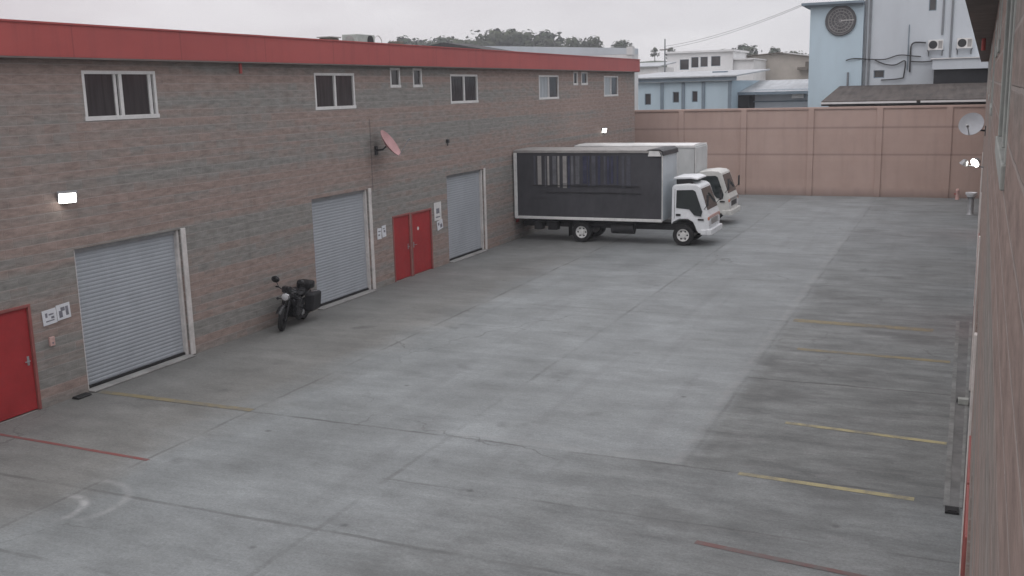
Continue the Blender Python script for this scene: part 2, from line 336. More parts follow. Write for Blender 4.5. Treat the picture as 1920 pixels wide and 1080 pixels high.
# ------------------------------------------------------------------ mesh helpers
class MB:
    def __init__(s): s.b = bmesh.new()
    def box(s, x0, x1, y0, y1, z0, z1):
        v = [s.b.verts.new((x, y, z)) for x in (x0, x1) for y in (y0, y1) for z in (z0, z1)]
        for f in ((0, 1, 3, 2), (4, 6, 7, 5), (0, 4, 5, 1), (2, 3, 7, 6), (0, 2, 6, 4), (1, 5, 7, 3)):
            s.b.faces.new([v[i] for i in f])
        return s
    def face(s, pts): s.b.faces.new([s.b.verts.new(p) for p in pts]); return s
    def loft(s, rings, cap=True, closed=True):
        vr = [[s.b.verts.new(p) for p in r] for r in rings]
        for a, b in zip(vr, vr[1:]):
            n = len(a)
            for i in range(n if closed else n-1): s.b.faces.new((a[i], a[(i+1) % n], b[(i+1) % n], b[i]))
        if cap and closed: s.b.faces.new(vr[0][::-1]); s.b.faces.new(vr[-1])
        return s
    def tube(s, pts, r, seg=8, r1=None):
        pts = [Vector(p) for p in pts]; rings = []; n = len(pts)
        for i, p in enumerate(pts):
            t = (pts[min(i+1, n-1)]-pts[max(i-1, 0)]).normalized()
            a = t.orthogonal().normalized() if abs(t.z) > .95 else t.cross(Vector((0, 0, 1))).normalized()
            b = t.cross(a); rr = r if r1 is None else r+(r1-r)*i/max(1, n-1)
            rings.append([p+a*rr*math.cos(2*math.pi*k/seg)+b*rr*math.sin(2*math.pi*k/seg) for k in range(seg)])
        return s.loft(rings)
    def prism(s, prof, axis, a, b):
        # prof: list of 2D points; axis 0: (y,z) along x ; 1: (x,z) along y ; 2: (x,y) along z
        def P(p, t): return ((t, p[0], p[1]), (p[0], t, p[1]), (p[0], p[1], t))[axis]
        return s.loft([[P(p, a) for p in prof], [P(p, b) for p in prof]])
    def lathe(s, prof, seg=24, c=(0, 0, 0), axis=Vector((0, 0, 1)), cap=True):
        # prof: (radius, height) list turned about axis
        q = axis.to_track_quat('Z', 'Y'); c = Vector(c)
        rings = [[c+q @ Vector((r*math.cos(2*math.pi*k/seg), r*math.sin(2*math.pi*k/seg), h)) for k in range(seg)] for r, h in (prof if cap else prof+prof[:1])]
        return s.loft(rings, cap=cap)
    def sphere(s, c, r, sx=1, sy=1, sz=1, seg=12):
        bmesh.ops.create_uvsphere(s.b, u_segments=seg, v_segments=seg//2+2, radius=r,
                                  matrix=Matrix.Translation(c) @ Matrix.Diagonal((sx, sy, sz, 1)))
        return s
    def build(s, name, m, parent=None, loc=None, bevel=0, smooth=False):
        bmesh.ops.recalc_face_normals(s.b, faces=s.b.faces)
        me = bpy.data.meshes.new(name); s.b.to_mesh(me); s.b.free()
        me.materials.append(M[m] if isinstance(m, str) else m)
        if smooth:
            for p in me.polygons: p.use_smooth = True
        o = bpy.data.objects.new(name, me); COL.objects.link(o)
        if parent: o.parent = parent
        if loc: o.location = loc
        if bevel:
            bv = o.modifiers.new("bevel", 'BEVEL'); bv.width = bevel; bv.segments = 2; bv.limit_method = 'ANGLE'
        if smooth:
            try:
                mod = o.modifiers.new("es", 'EDGE_SPLIT'); mod.split_angle = R(40)
            except Exception: pass
        return o
def tag(o, label, cat, group=None):
    o['label'] = label; o['category'] = cat
    if group: o['group'] = group
    return o
def struct(o, kind='structure'): o['kind'] = kind; return o
def thing(name, label, cat, loc=(0, 0, 0), rz=0.0, group=None):
    o = bpy.data.objects.new(name, None); COL.objects.link(o); o.empty_display_size = .3
    o.location = loc; o.rotation_euler = (0, 0, rz)
    return tag(o, label, cat, group)
def kids(o): return [c for c in bpy.data.objects if c.parent == o]
def copy_tree(o, parent=None):
    c = o.copy(); COL.objects.link(c); c.parent = parent
    for ch in kids(o): copy_tree(ch, c)
    return c
def wall_cells(mb, ys, zs, y0, y1, z0, z1, ops, x=0.0, depth=0.2, inner=False):
    """wall face at x facing +x with recessed openings (ya, yb, za, zb)"""
    Y = sorted({y0, y1, *[o[0] for o in ops], *[o[1] for o in ops], *ys}); Z = sorted({z0, z1, *[o[2] for o in ops], *[o[3] for o in ops], *zs})
    for a, b in zip(Y, Y[1:]):
        for c, d in zip(Z, Z[1:]):
            my, mz = (a+b)/2, (c+d)/2
            if any(o[0] < my < o[1] and o[2] < mz < o[3] for o in ops): continue
            mb.face([(x, a, c), (x, b, c), (x, b, d), (x, a, d)])
    for a, b, c, d in ops:
        mb.face([(x, a, c), (x, a, d), (x-depth, a, d), (x-depth, a, c)]); mb.face([(x, b, c), (x-depth, b, c), (x-depth, b, d), (x, b, d)])
        mb.face([(x, a, d), (x, b, d), (x-depth, b, d), (x-depth, a, d)]); mb.face([(x, a, c), (x-depth, a, c), (x-depth, b, c), (x, b, c)])
        if inner: mb.face([(x-depth, a, c), (x-depth, b, c), (x-depth, b, d), (x-depth, a, d)])

# ------------------------------------------------------------------ ground
def terrain():
    mb = MB(); n = 60; xs = [-330+660*i/n for i in range(n+1)]; yy = [-60, -30, 0, 30, 60, 90, 120, 150, 170, 190, 210, 230, 250, 275, 300, 340, 390]
    def h(x, y):
        t = max(0, min(1, (y-150)/120)); t = t*t*(3-2*t)
        return -0.02+t*(12.2-3.2*max(0, min(1, (x+85)/55))+1.1*math.sin(x*.06)+.6*math.sin(x*.17+1))
    vs = [[mb.b.verts.new((x, y, h(x, y))) for x in xs] for y in yy]
    for j in range(len(yy)-1):
        for i in range(n): mb.b.faces.new((vs[j][i], vs[j][i+1], vs[j+1][i+1], vs[j+1][i]))
    return mb.build('terrain', 'hill', smooth=True), h
ter, HILL = terrain(); struct(ter)
struct(MB().face([(-60, -30, -.012), (40, -30, -.012), (40, 140, -.012), (-60, 140, -.012)]).build('ground', 'ground'))
struct(MB().face([(-30, -12, 0), (6, -12, 0), (6, 57, 0), (-30, 57, 0)]).build('concrete_yard', 'yard'))
def strip(x0, y0, x1, y1, wd, m, z=.004, n=1):
    a = Vector((x0, y0, 0)); b = Vector((x1, y1, 0)); t = (b-a).normalized(); s = Vector((-t.y, t.x, 0))*wd/2; u = Vector((0, 0, z))
    return struct(MB().face([a-s+u, b-s+u, b+s+u, a+s+u]).build('painted_line', m))
strip(-2.55, 17.72, 0.10, 17.50, .13, 'yellow')
strip(-2.85, 15.02, -0.30, 14.87, .13, 'yellow')
strip(-3.60, 25.95, -0.3, 25.82, .34, 'yellowfade')
strip(-3.10, 23.05, 0.1, 22.9, .20, 'yellowfade')
strip(-16.05, 15.10, -12.2, 15.12, .17, 'yellowfade', .005)
strip(-16.1, 12.40, -12.15, 12.29, .085, 'redline')
strip(-2.9, 12.40, -1.75, 12.26, .11, 'redfade')
strip(-1.75, 12.26, 0.1, 12.05, .10, 'redfade', .006)
# gutter along the foot of the near building
gy0, gy1 = 14.75, 27.0
def wx(y): return .082+.0193*y
mb = MB()
mb.prism([(wx(gy0)-.28, gy0), (wx(gy0)-.20, gy0), (wx(gy1)-.32, gy1), (wx(gy1)-.40, gy1)], 2, .004, .012)
mb.prism([(wx(gy0)-.075, gy0), (wx(gy0)-.03, gy0), (wx(gy1)-.03, gy1), (wx(gy1)-.10, gy1)], 2, .004, .012)
struct(mb.build('drain_channel', 'gutter'))
struct(MB().face([(wx(gy0)-.20, gy0, .006), (wx(gy0)-.075, gy0, .006), (wx(gy1)-.10, gy1, .006), (wx(gy1)-.32, gy1, .006)]).build('drain_channel', 'dkconcrete'))
o = MB().box(-.09, .09, -.11, .11, .005, .035).box(-.06, .06, -.08, .08, .035, .045).build('drain_grate', 'rubber', loc=(.20, 14.6, 0)); tag(o, "black iron drain grate at the near end of the gutter beside the building", "drain grate")
o = MB().box(-.18, .0, -.07, .07, .01, .12).build('drain_outlet', 'dullwhite', loc=(.44, 19.85, 0), bevel=.01)
MB().lathe([(.04, 0), (.04, .02)], 12, (-.185, 0, .065), Vector((-1, 0, 0))).build('outlet_hole', 'dark', o); tag(o, "small white drain outlet block at the foot of the near building beside the gutter", "drain outlet")

# ------------------------------------------------------------------ warehouses
def add_window(par, y0, y1, z0, z1, x=-.05, panes=2, gm='glass', slide=False, fm='white'):
    f = MB(); t = .07
    f.box(x-.03, x+.055, y0, y1, z1-t, z1).box(x-.03, x+.065, y0-.02, y1+.02, z0-.02, z0+t)
    f.box(x-.03, x+.055, y0, y0+t, z0+t, z1-t).box(x-.03, x+.055, y1-t, y1, z0+t, z1-t)
    if panes == 2:
        c = (y0+y1)/2; f.box(x-.01, x+.05, c-.045, c+.045, z0+t, z1-t)
        if slide: f.box(x-.02, x+.03, y1-t-.14, y1-t-.05, z0+t, z1-t).box(x-.02, x+.03, c-.17, c-.10, z0+t, z1-t)
    fr = f.build('window', fm, par, bevel=.006)
    if panes == 2:
        for a, b in ((y0+t, (y0+y1)/2-.045), ((y0+y1)/2+.045, y1-t)):
            mm = gm if not isinstance(gm, tuple) else gm[0 if a < (y0+y1)/2-.1 else 1]
            MB().box(x-.02, x, a, b, z0+t, z1-t).build('pane', mm, fr)
    else: MB().box(x-.02, x, y0+t, y1-t, z0+t, z1-t).build('pane', gm, fr)
def add_roller(par, y0, y1, z1, sill=.16):
    mb = MB(); x = -.15; p = .082; n = int((z1-.08)/p); prof = []
    for i in range(n+1):
        z = .09+i*p
        prof += [(x, z), (x+.006, z+.016), (x+.009, z+.040), (x+.006, z+.066)]
    prof = [q for q in prof if q[1] < z1-.06]
    mb.loft([[(a, y0+.05, b) for a, b in prof], [(a, y1-.05, b) for a, b in prof]], cap=False, closed=False)
    d = mb.build('roller_door', 'slat', par)
    MB().box(x-.02, x+.05, y0+.05, y1-.05, .035, .09).build('bottom_rail', 'rubber', d)
    MB().box(x-.05, x+.06, y0+.05, y1-.05, z1-.09, z1-.004).build('hood', 'cmetal', d)
    for a, b in ((y0+.004, y0+.07), (y1-.07, y1-.004)):
        MB().box(x-.04, -.05, a, b, .035, z1-.01).build('guide_rail', 'post', d, bevel=.006)
    MB().box(-.02, .03, y1+.003, y1+.15, .02, z1+.02).build('jamb_post', 'post', d, bevel=.008)
    MB().box(x-.05, sill, y0+.004, y1-.004, .005, .034).build('threshold', 'concrete', d, bevel=.01)
def add_door(par, y0, y1, z1, hand, sticker=None):
    f = MB().box(-.08, .02, y0, y0+.06, .01, z1).box(-.08, .02, y1-.06, y1, .01, z1).box(-.08, .02, y0+.06, y1-.06, z1-.06, z1).build('door', 'redframe', par, bevel=.006)
    MB().box(-.07, -.025, y0+.065, y1-.065, .03, z1-.065).build('door_leaf', 'reddoor', f, bevel=.004)
    hy = y1-.16 if hand > 0 else y0+.16
    MB().tube([(-.02, hy, 1.02), (.03, hy, 1.02), (.03, hy-.11*hand, 1.02)], .012, 8).box(-.024, -.018, hy-.025, hy+.025, .93, 1.11).build('handle', 'cmetal', f)
    if sticker: MB().lathe([(.0, 0), (.06, 0), (.06, .006)], 16, (-.0245, sticker, 1.52), Vector((1, 0, 0))).build('notice_disc', 'white', f)
def warehouse(name, label, loc, rz, y0, y1, windows, smalls, rollers, doors, over=.3, depth=12.0, ztop=6.95, ridge=.40, fm='white', sill=.16, bm='block'):
    root = thing(name, label, "warehouse", loc, rz)
    ops = [(a, b, 5.55, 6.54) for a, b, *_ in windows]+[(a, b, 6.13, 6.72) for a, b in smalls]+[(a, b, .005, t) for a, b, t in rollers]+[(a, b, .005, t) for a, b, t, *_ in doors]
    mb = MB(); wall_cells(mb, [], [], y0, y1, -.1, ztop, ops, 0, .22)
    mb.face([(0, y0, -.1), (0, y0, ztop), (-depth, y0, ztop), (-depth, y0, -.1)]); mb.face([(0, y1, -.1), (-depth, y1, -.1), (-depth, y1, ztop), (0, y1, ztop)])
    mb.face([(-depth, y0, -.1), (-depth, y0, ztop), (-depth, y1, ztop), (-depth, y1, -.1)])
    mb.build('block_wall', bm, root)
    MB().face([(-.22, y0+.05, 0), (-.22, y1-.05, 0), (-.22, y1-.05, ztop), (-.22, y0+.05, ztop)]).build('inner_lining', 'dark', root)
    fz0, fz1 = 6.78, 7.39
    MB().box(over-.04, over, y0-.3, y1+.0, fz0, fz1).box(-depth, over-.04, y1-.04, y1+.0, fz0, fz1).box(over-.06, over+.03, y0-.3, y1+.03, fz1, fz1+.035).build('fascia', 'fascia', root)
    MB().box(-.0, over-.003, y0-.3, y1-.045, 6.745, 6.777).build('soffit', 'soffit', root)
    MB().prism([(over-.06, 7.30), (over-.06, 7.34), (-depth/2, 7.34+ridge), (-depth, 7.34), (-depth, 7.30), (-depth/2, 7.30+ridge)], 1, y0-.25, y1-.06).build('roof', 'roof', root)
    for a, b, *o in windows: add_window(root, a, b, 5.55, 6.54, gm=o[0] if o else 'glass', slide=(len(o) > 1), fm=fm)
    for a, b in smalls: add_window(root, a, b, 6.13, 6.72, panes=1, fm=fm)
    for a, b, t in rollers: add_roller(root, a, b, t, sill)
    for a, b, t, h, *s in doors: add_door(root, a, b, t, h, s[0] if s else None)
    return root
WL = warehouse('block_warehouse', "long warehouse of banded brown block with a red fascia, grey roller doors and red doors", (-16.26, 0, 0), 0, -8.0, 54.1,
    [(7.4, 9.5), (15.67, 17.75, 'glass', 1), (23.83, 25.87), (32.05, 34.25), (40.25, 42.56, ('glasspale', 'glass')), (48.87, 51.15, ('glasspale', 'glass'))],
    [(11.5, 12.1), (13.0, 13.6), (27.95, 28.57), (29.4, 30.0), (44.48, 45.05), (45.55, 46.4)],
    [(6.8, 9.8, 2.97), (15.0, 18.1, 2.99), (23.35, 26.3, 3.12), (31.5, 34.5, 3.08)],
    [(11.2, 12.45, 2.12, -1), (12.5, 13.80, 2.12, 1), (27.66, 28.80, 2.12, 1), (28.86, 30.27, 2.10, -1, 29.35)])
neg = lambda a, b: (-b, -a)
WR = warehouse('block_warehouse', "near warehouse of brown block seen edge on along the side of the yard", (.082, 0, 0), R(180-1.106), -55.0, 10.0,
    [neg(-4.2, -2.1), neg(4.0, 6.05), neg(12.2, 14.25), neg(20.4, 22.45), neg(28.6, 30.7), neg(36.8, 38.9), neg(45, 47.1)],
    [neg(8.2, 8.8), neg(9.9, 10.5), neg(24.6, 25.2), neg(26.3, 26.9), neg(41, 41.6), neg(42.6, 43.2)],
    [neg(5.3, 8.4) + (3.0,), neg(12.7, 15.7) + (3.0,), neg(20.9, 23.9) + (3.0,), neg(29.1, 32.1) + (3.0,), neg(37.3, 40.3) + (3.0,), neg(45.5, 48.5) + (3.0,)],
    [neg(8.85, 10.1) + (2.12, -1), neg(10.15, 11.6) + (2.12, 1), neg(25.2, 26.5) + (2.12, -1), neg(26.55, 27.9) + (2.12, 1), neg(41.6, 42.9) + (2.12, -1), neg(42.95, 44.3) + (2.12, 1)], over=.33, fm='dullwhite', sill=.02, bm='block_near')
for par, ys, s in ((WL, (20.5,), 1), (WR, (-23.5,), 1)):
    for y in ys: MB().tube([(.16, y, 6.74), (.16, y, 6.50)], .04, 10).build('drain_spout', 'fascia', par)

# ------------------------------------------------------------------ perimeter wall
pw = thing('perimeter_wall', "tall pink precast panel wall with pilasters closing the far end of the yard", "wall", (0, 56.2, 0))
MB().box(-18.5, 8, .06, .24, -.1, 4.56).build('wall_panel', 'perim', pw)
for x in (-17.6, -14.2, -10.74, -7.2, -3.76, -.45, 3.1, 6.5):
    MB().box(x-.15, x+.15, -.02, .055, -.1, 4.62).build('pilaster', 'perim', pw, bevel=.01)
MB().box(-18.5, 8, .0, .30, 4.565, 4.68).build('coping', M['perim'], pw, bevel=.012)

# ------------------------------------------------------------------ wall lamps, dishes, signs
def flood(name, label, loc, dirv, lit=True, par=None, size=(.34, .26)):
    root = thing(name, label, "floodlight", loc) if par is None else par
    q = Vector(dirv).normalized().to_track_quat('X', 'Z').to_matrix().to_4x4()
    def tr(o): o.matrix_local = Matrix.Translation(Vector((0, 0, 0))) @ q
    a, b = size
    h = MB().box(.10, .17, -a/2-.03, a/2+.03, -b/2-.03, b/2+.03).box(.06, .10, -a/3, a/3, -b/3, b/3).build('lamp_housing', 'cmetal', root, bevel=.01); tr(h)
    l = MB().box(.171, .178, -a/2, a/2, -b/2, b/2).build('led_panel', 'led' if lit else 'lens', root); tr(l)
    MB().tube([(0, 0, -.10), (.08, 0, -.06), (.12*q[0][0], .12*q[1][0], .12*q[2][0])], .016, 8).build('bracket', 'cmetal', root)
    return root
flood('wall_floodlight', "large lit floodlight on the block wall above the nearest roller door", (-16.25, 14.95, 4.13), (.72, -.5, -.45), size=(.31, .21))
flood('wall_floodlight', "small lit floodlight high on the block wall above the parked trucks", (-16.25, 48.6, 3.95), (.7, -.6, -.4), size=(.22, .2))
fr = thing('wall_floodlight', "lit twin floodlight on an arm beside the near warehouse wall", "floodlight", (wx(24.6), 24.6, 4.02))
q = fr
MB().tube([(.0, 0, 0), (-.12, 0, .02), (-.40, 0, .04)], .016, 8).build('bracket', 'cmetal', fr)
def head(c, d, m, a, b):
    qm = Vector(d).normalized().to_track_quat('X', 'Z').to_matrix().to_4x4()
    h = MB().lathe([(.03, -.12), (a*.35, -.10), (a*.56, 0)], 18, (0, 0, 0), Vector((1, 0, 0))).build('lamp_housing', 'cmetal', fr, smooth=True); h.matrix_local = Matrix.Translation(c) @ qm
    l = MB().lathe([(0, .001), (a*.5, .001), (a*.5, .008), (0, .012)], 18, (0, 0, 0), Vector((1, 0, 0))).build('led_panel', m, fr); l.matrix_local = Matrix.Translation(c) @ qm
head((-.19, -.06, .10), (-.62, -.62, -.48), 'led', .20, .2)
head((-.42, -.03, .06), (-.4, .1, -.75), 'lens', .17, .16)

def dish(name, label, loc, wall_dir, offset, axis, r, m, lnb=.7):
    root = thing(name, label, "satellite dish", loc)
    ax = Vector(axis).normalized(); c = Vector(wall_dir)*offset
    prof = [(r*t, .30*r*t*t) for t in (0.02, .25, .45, .65, .82, .94, 1.0)]
    prof2 = [(a, b-.012) for a, b in prof[::-1]]
    MB().lathe(prof+prof2, 32, c, ax).build('reflector', m, root, smooth=True)
    up = Vector((0, 0, 1)); side = ax.cross(up).normalized(); low = ax.cross(side).normalized()
    if low.z > 0: low = -low
    f = c+ax*lnb+low*(r*.55)
    MB().tube([c+low*r*.97+ax*.28*r, f], .013, 8).build('feed_arm', 'cmetal', root)
    MB().tube([f-ax*.03, f+ax*.10], .035, 10, .028).build('feed_horn', 'cmetal', root)
    MB().tube([(0, 0, -.15), Vector(wall_dir)*offset*.6+Vector((0, 0, -.12)), c-ax*.02], .025, 8).box(-.02, .02, -.08, .08, -.28, -.02).build('wall_bracket', 'dkmetal', root)
    return root
dish('satellite_dish', "faded pink satellite dish jutting from the block wall, seen nearly edge on", (-16.25, 26.88, 4.39), (1, 0, 0), .40, (.80, .20, .57), .47, 'dishpink', .62)
dd = dish('satellite_dish', "pale grey satellite dish facing out from the near warehouse wall", (wx(30), 30, 4.72), (-1, 0, 0), .34, (-.25, -.85, .42), .32, 'dishgrey', .35)

def notice(name, label, loc, w, h, rot=0.0, marks=(), m='paper'):
    root = thing(name, label, "sign", loc)
    root.rotation_euler = (rot, 0, 0)
    MB().box(0.004, .014, -w/2, w/2, -h/2, h/2).build('sheet', m, root)
    k = MB()
    for a, b, c, d in marks: k.box(.0142, .016, a*w, b*w, c*h, d*h)
    k.build('print', 'ink', root)
notice('notice_sheet', "white notice sheet beside the nearest red door, tilted, nearer the door", (-16.255, 14.22, 1.77), .34, .30, R(3), ((-.3, -.15, .0, .3), (-.05, .3, .1, .2), (-.3, .3, -.3, -.22), (.1, .32, -.15, .0)))
notice('notice_sheet', "white notice sheet beside the nearest roller door, next to a second sheet", (-16.255, 14.57, 1.81), .34, .31, R(3), ((-.35, -.1, -.35, .1), (-.2, .1, .05, .3), (.15, .35, -.3, .3)))
notice('notice_sheet', "white notice sheet between the middle roller door and the double red doors, lower of two", (-16.255, 26.82, 1.69), .24, .34, R(-2), ((-.3, .3, .15, .25), (-.3, .1, -.2, -.05)))
notice('notice_sheet', "pale blue-white sheet between the middle roller door and the double red doors, nearer the doors", (-16.255, 27.10, 1.73), .24, .36, R(2), ((-.3, .2, .2, .28), (-.1, .3, -.1, .1)))
notice('notice_board', "tall white notice board between the red doors and the farthest roller door", (-16.255, 30.72, 1.93), .52, .62, 0, ((-.22, .22, -.12, .16), (-.3, .3, -.35, -.28)), 'white')
notice('notice_sheet', "crumpled white sheet hanging below the tall notice board", (-16.255, 30.85, 1.45), .42, .32, R(9), ((0, .35, -.35, .05), (-.35, -.1, 0, .3)))
o = MB().box(.0, .05, -.06, .06, -.09, .09).build('intercom_box', 'pink', loc=(-16.258, 14.2, 1.28), bevel=.01); tag(o, "small pinkish intercom box under the notices by the nearest red door", "intercom")
MB().lathe([(.0, 0), (.018, 0), (.018, .008)], 10, (.05, 0, -.03), Vector((1, 0, 0))).build('button', 'ink', o)
o = MB().prism([(-.02, .01), (.18, .01), (.18, .03), (.14, .055), (.02, .055)], 1, -.15, .20).build('door_stop', 'rubber', loc=(-16.2, 14.65, 0), bevel=.015); tag(o, "black rubber stopper lying at the wall foot beside the nearest roller door", "door stop")
o = MB().box(.0, .09, -.05, .05, -.06, .06).tube([(.04, 0, -.06), (.04, 0, -.16)], .02, 8).build('wall_camera', 'dkmetal', loc=(-16.255, 31.6, 4.27), bevel=.008); tag(o, "small dark security camera on the wall beyond the pink dish", "camera")
# pedestal and stub by the far end of the near wall
st = thing('wash_stand', "grey stand with a white top beside the far end of the near warehouse", "stand", (wx(49.5)-.36, 49.5, 0))
MB().lathe([(.17, 0), (.13, .05), (.12, .72), (.2, .78)], 14).build('column', 'cmetal', st, smooth=True)
MB().lathe([(.16, .785), (.24, .90), (.25, .98), (.20, .98), (.15, .92)], 18).build('basin', 'truckwhite', st, smooth=True)
st = tag(MB().lathe([(.10, 0), (.10, .06), (.085, .1), (.085, .42), (.10, .45), (.08, .52), (.02, .55)], 14).build('pipe_stub', 'pink', loc=(.12, 55.6, 0), smooth=True), "short pink capped pipe standing at the foot of the far wall", "pipe stub")
MB().tube([(-.08, 0, .28), (-.16, 0, .28)], .03, 8).build('side_outlet', 'redlens', st)

# ------------------------------------------------------------------ trucks
def wheel(par, x, y, r, wd, side):
    wl = MB().lathe([(r*.60, -wd/2), (r*.93, -wd/2), (r, -wd*.36), (r, wd*.36), (r*.93, wd/2), (r*.60, wd/2)], 28, (x, y, r), Vector((0, side, 0)), False).build('wheel', 'rubber', par, smooth=True)
    MB().lathe([(r*.60, -wd*.3), (r*.60, wd*.44), (r*.54, wd*.46), (r*.50, wd*.30), (r*.26, wd*.22), (r*.22, wd*.5), (.02, wd*.52)], 20, (x, y, r), Vector((0, side, 0))).build('rim', 'boxroof', wl, smooth=True)
    k = MB()
    for i in range(6):
        a = i*math.pi/3; k.lathe([(.035, 0), (.035, .008)], 8, (x+math.cos(a)*r*.40, y+side*wd*.275, r+math.sin(a)*r*.40), Vector((0, side, 0)))
    k.build('rim_hole', 'dark', wl)
def box_truck(label, loc, L, rear_x, front_x, box0, box1, zf, ztop, width, cabm, style):
    t = thing('box_truck', label, "truck", loc); hw = width/2; cw = .97
    # chassis
    MB().box(box0+.1, -.5, -.42, -.32, .52, .72).box(box0+.1, -.5, .32, .42, .52, .72).box(box0+.1, box0+.2, -.42, .42, .5, .7).box(rear_x-.06, rear_x+.06, -.8, .8, .34, .48).box(front_x-.06, front_x+.06, -.75, .75, .34, .46).box(-1.45, -.4, -.5, .5, .45, .85).build('chassis', 'dkmetal', t)
    MB().tube([(rear_x+1.2, -.72, .58), (rear_x+2.1, -.72, .58)], .22, 16).build('fuel_tank', 'dkmetal', t)
    MB().box(rear_x-1.5, rear_x-1.1, -.75, -.4, .42, .75).build('tool_box', 'dkmetal', t, bevel=.02); MB().box(rear_x-2.1, rear_x-1.75, -.72, -.4, .42, .72).build('tool_box', 'dkmetal', t, bevel=.02)
    for s in (-1, 1):
        wheel(t, rear_x, s*(hw-.30), .40, .36, s); wheel(t, front_x, s*(cw-.16), .40, .22, s)
        MB().box(rear_x-.52, rear_x-.50, s*(hw-.30)-.2, s*(hw-.30)+.2, .22, .8).build('mud_flap', 'rubber', t)
    # cab
    f = -.12
    prof = [(-1.54, .80), (-1.54, 2.20), (-1.47, 2.29), (-.95, 2.34), (-.62, 2.31), (-.49, 2.22), (-.17, 1.30), (-.11, 1.14), (-.10, .62), (-.20, .50), (-.50, .50), (-.58, .62), (front_x+.47, .76), (front_x+.39, .92), (front_x+.20, 1.02), (front_x-.12, 1.02), (front_x-.34, .92)]
    def hwid(x, z): return cw-.115*max(0, (z-1.2))/1.1-.03*max(0, .8-z)-(.05 if x > -.2 else 0)
    mb = MB(); mb.loft([[(x, -hwid(x, z), z) for x, z in prof], [(x, -hwid(x, z)*.5, z+(.015 if z > 2 else 0)) for x, z in prof], [(x, hwid(x, z)*.5, z+(.015 if z > 2 else 0)) for x, z in prof], [(x, hwid(x, z), z) for x, z in prof]])
    cab = mb.build('cab', cabm, t, bevel=.03)
    def sidepoly(pts, s, e, m, name, par, th=.012):
        k = MB(); k.loft([[(x, s*(hwid(x-.3, z)+e), z) for x, z in pts], [(x, s*(hwid(x-.3, z)+e-th), z) for x, z in pts]]); return k.build(name, m, par)
    for s in (-1, 1):
        sidepoly([(-1.36, 1.44), (-1.36, 2.10), (-.74, 2.12), (-.64, 2.06), (-.36, 1.32), (-.40, 1.14), (-.66, 1.18), (-.86, 1.40)], s, .008, 'glasscab', 'side_window', cab)
        sidepoly([(-1.36, 1.14), (-1.36, 1.22), (-1.18, 1.22), (-1.18, 1.14)], s, .02, 'rubber', 'door_handle', cab)
        sidepoly([(-.52, .99), (-.52, 1.05), (-.30, 1.05), (-.30, .99)], s, .01, 'rubber', 'side_vent', cab)
        sidepoly([(-1.43, 1.04), (-1.43, 2.14), (-1.418, 2.14), (-1.418, 1.04)], s, .006, 'dkmetal', 'door_seam', cab)
        MB().tube([(-.30, s*.93, 1.40), (-.12, s*1.10, 1.62), (-.12, s*1.12, 2.0)], .014, 6).box(-.15, -.10, s*1.12-.09, s*1.12+.09, 1.55, 1.98).build('mirror', 'dkmetal', cab, bevel=.01)
        MB().box(-.125, -.095, s*.78-.14, s*.78+.14, .78, .98).build('headlight', 'lens', cab, bevel=.015)
        MB().box(-.16, -.098, s*.88-.05, s*.88+.04, 1.0, 1.12).build('indicator', 'orange', cab, bevel=.01)
    # windshield laid on the sloping front
    a0, a1 = (-.465, 2.15), (-.195, 1.37); nx, nz = .945, .327; e = .012
    k = MB(); w0, w1 = .74, .84
    k.loft([[(a0[0]+nx*e, -w0, a0[1]+nz*e), (a0[0]+nx*e, w0, a0[1]+nz*e), (a1[0]+nx*e, w1, a1[1]+nz*e), (a1[0]+nx*e, -w1, a1[1]+nz*e)],
            [(a0[0]-.01, -w0, a0[1]-.01), (a0[0]-.01, w0, a0[1]-.01), (a1[0]-.01, w1, a1[1]-.01), (a1[0]-.01, -w1, a1[1]-.01)]]); k.build('windshield', 'glasscab', cab)
    MB().box(-.115, -.092, -.55, .55, .80, 1.02).build('grille', 'railgrey' if cabm != 'truckcream' else 'dkmetal', cab, bevel=.01)
    MB().box(-.118, -.094, -.80, .80, 1.05, 1.16).build('front_garnish', 'pink' if style == 'tarp' else 'railgrey', cab, bevel=.008)
    MB().box(-.20, .0, -.98, .98, .44, .66).box(-.42, -.20, -.98, -.90, .44, .64).box(-.42, -.20, .90, .98, .44, .64).build('bumper', cabm, t, bevel=.03)
    # cargo box
    x0, x1 = box0, box1
    cb = MB().box(x0+.03, x1-.03, -hw+.03, hw-.03, zf, ztop-.04).build('cargo_box', 'tarp' if style == 'tarp' else 'boxwhite', t)
    fr = MB(); q = .075
    for s in (-1, 1):
        ya, yb = (s*hw, s*(hw-q)); ya, yb = min(ya, yb), max(ya, yb)
        fr.box(x0, x1, ya, yb, zf-.04, zf+.07); fr.box(x0, x0+.13, ya, yb, zf+.07, ztop-.10)
    fr.build('bottom_rail', 'boxroof', cb, bevel=.01)
    fr = MB()
    for s in (-1, 1):
        ya, yb = (s*(hw+.004), s*(hw-q)); ya, yb = min(ya, yb), max(ya, yb)
        fr.box(x0, x1-.001, ya, yb, ztop-.10, ztop)
    fr.build('top_rail', 'railgrey' if style == 'tarp' else 'boxroof', cb, bevel=.01)
    MB().prism([(-hw+.08, ztop-.05), (hw-.08, ztop-.05), (hw-.08, ztop+.005), (.4, ztop+.035), (-.4, ztop+.035), (-hw+.08, ztop+.005)], 0, x0+.02, x1-.1).build('box_roof', 'railgrey' if style == 'tarp' else 'boxroof', cb)
    MB().box(x1-.028, x1+.01, -hw+.0, hw-.0, zf, ztop-.101).build('front_panel', 'boxfront' if style == 'tarp' else 'boxwhite', cb, bevel=.01)
    for s in (-1, 1): MB().box(x1-.02, x1+.022, s*(hw-.03)-.03, s*(hw-.03)+.03, zf, ztop-.10).build('corner_post', 'boxroof', cb)
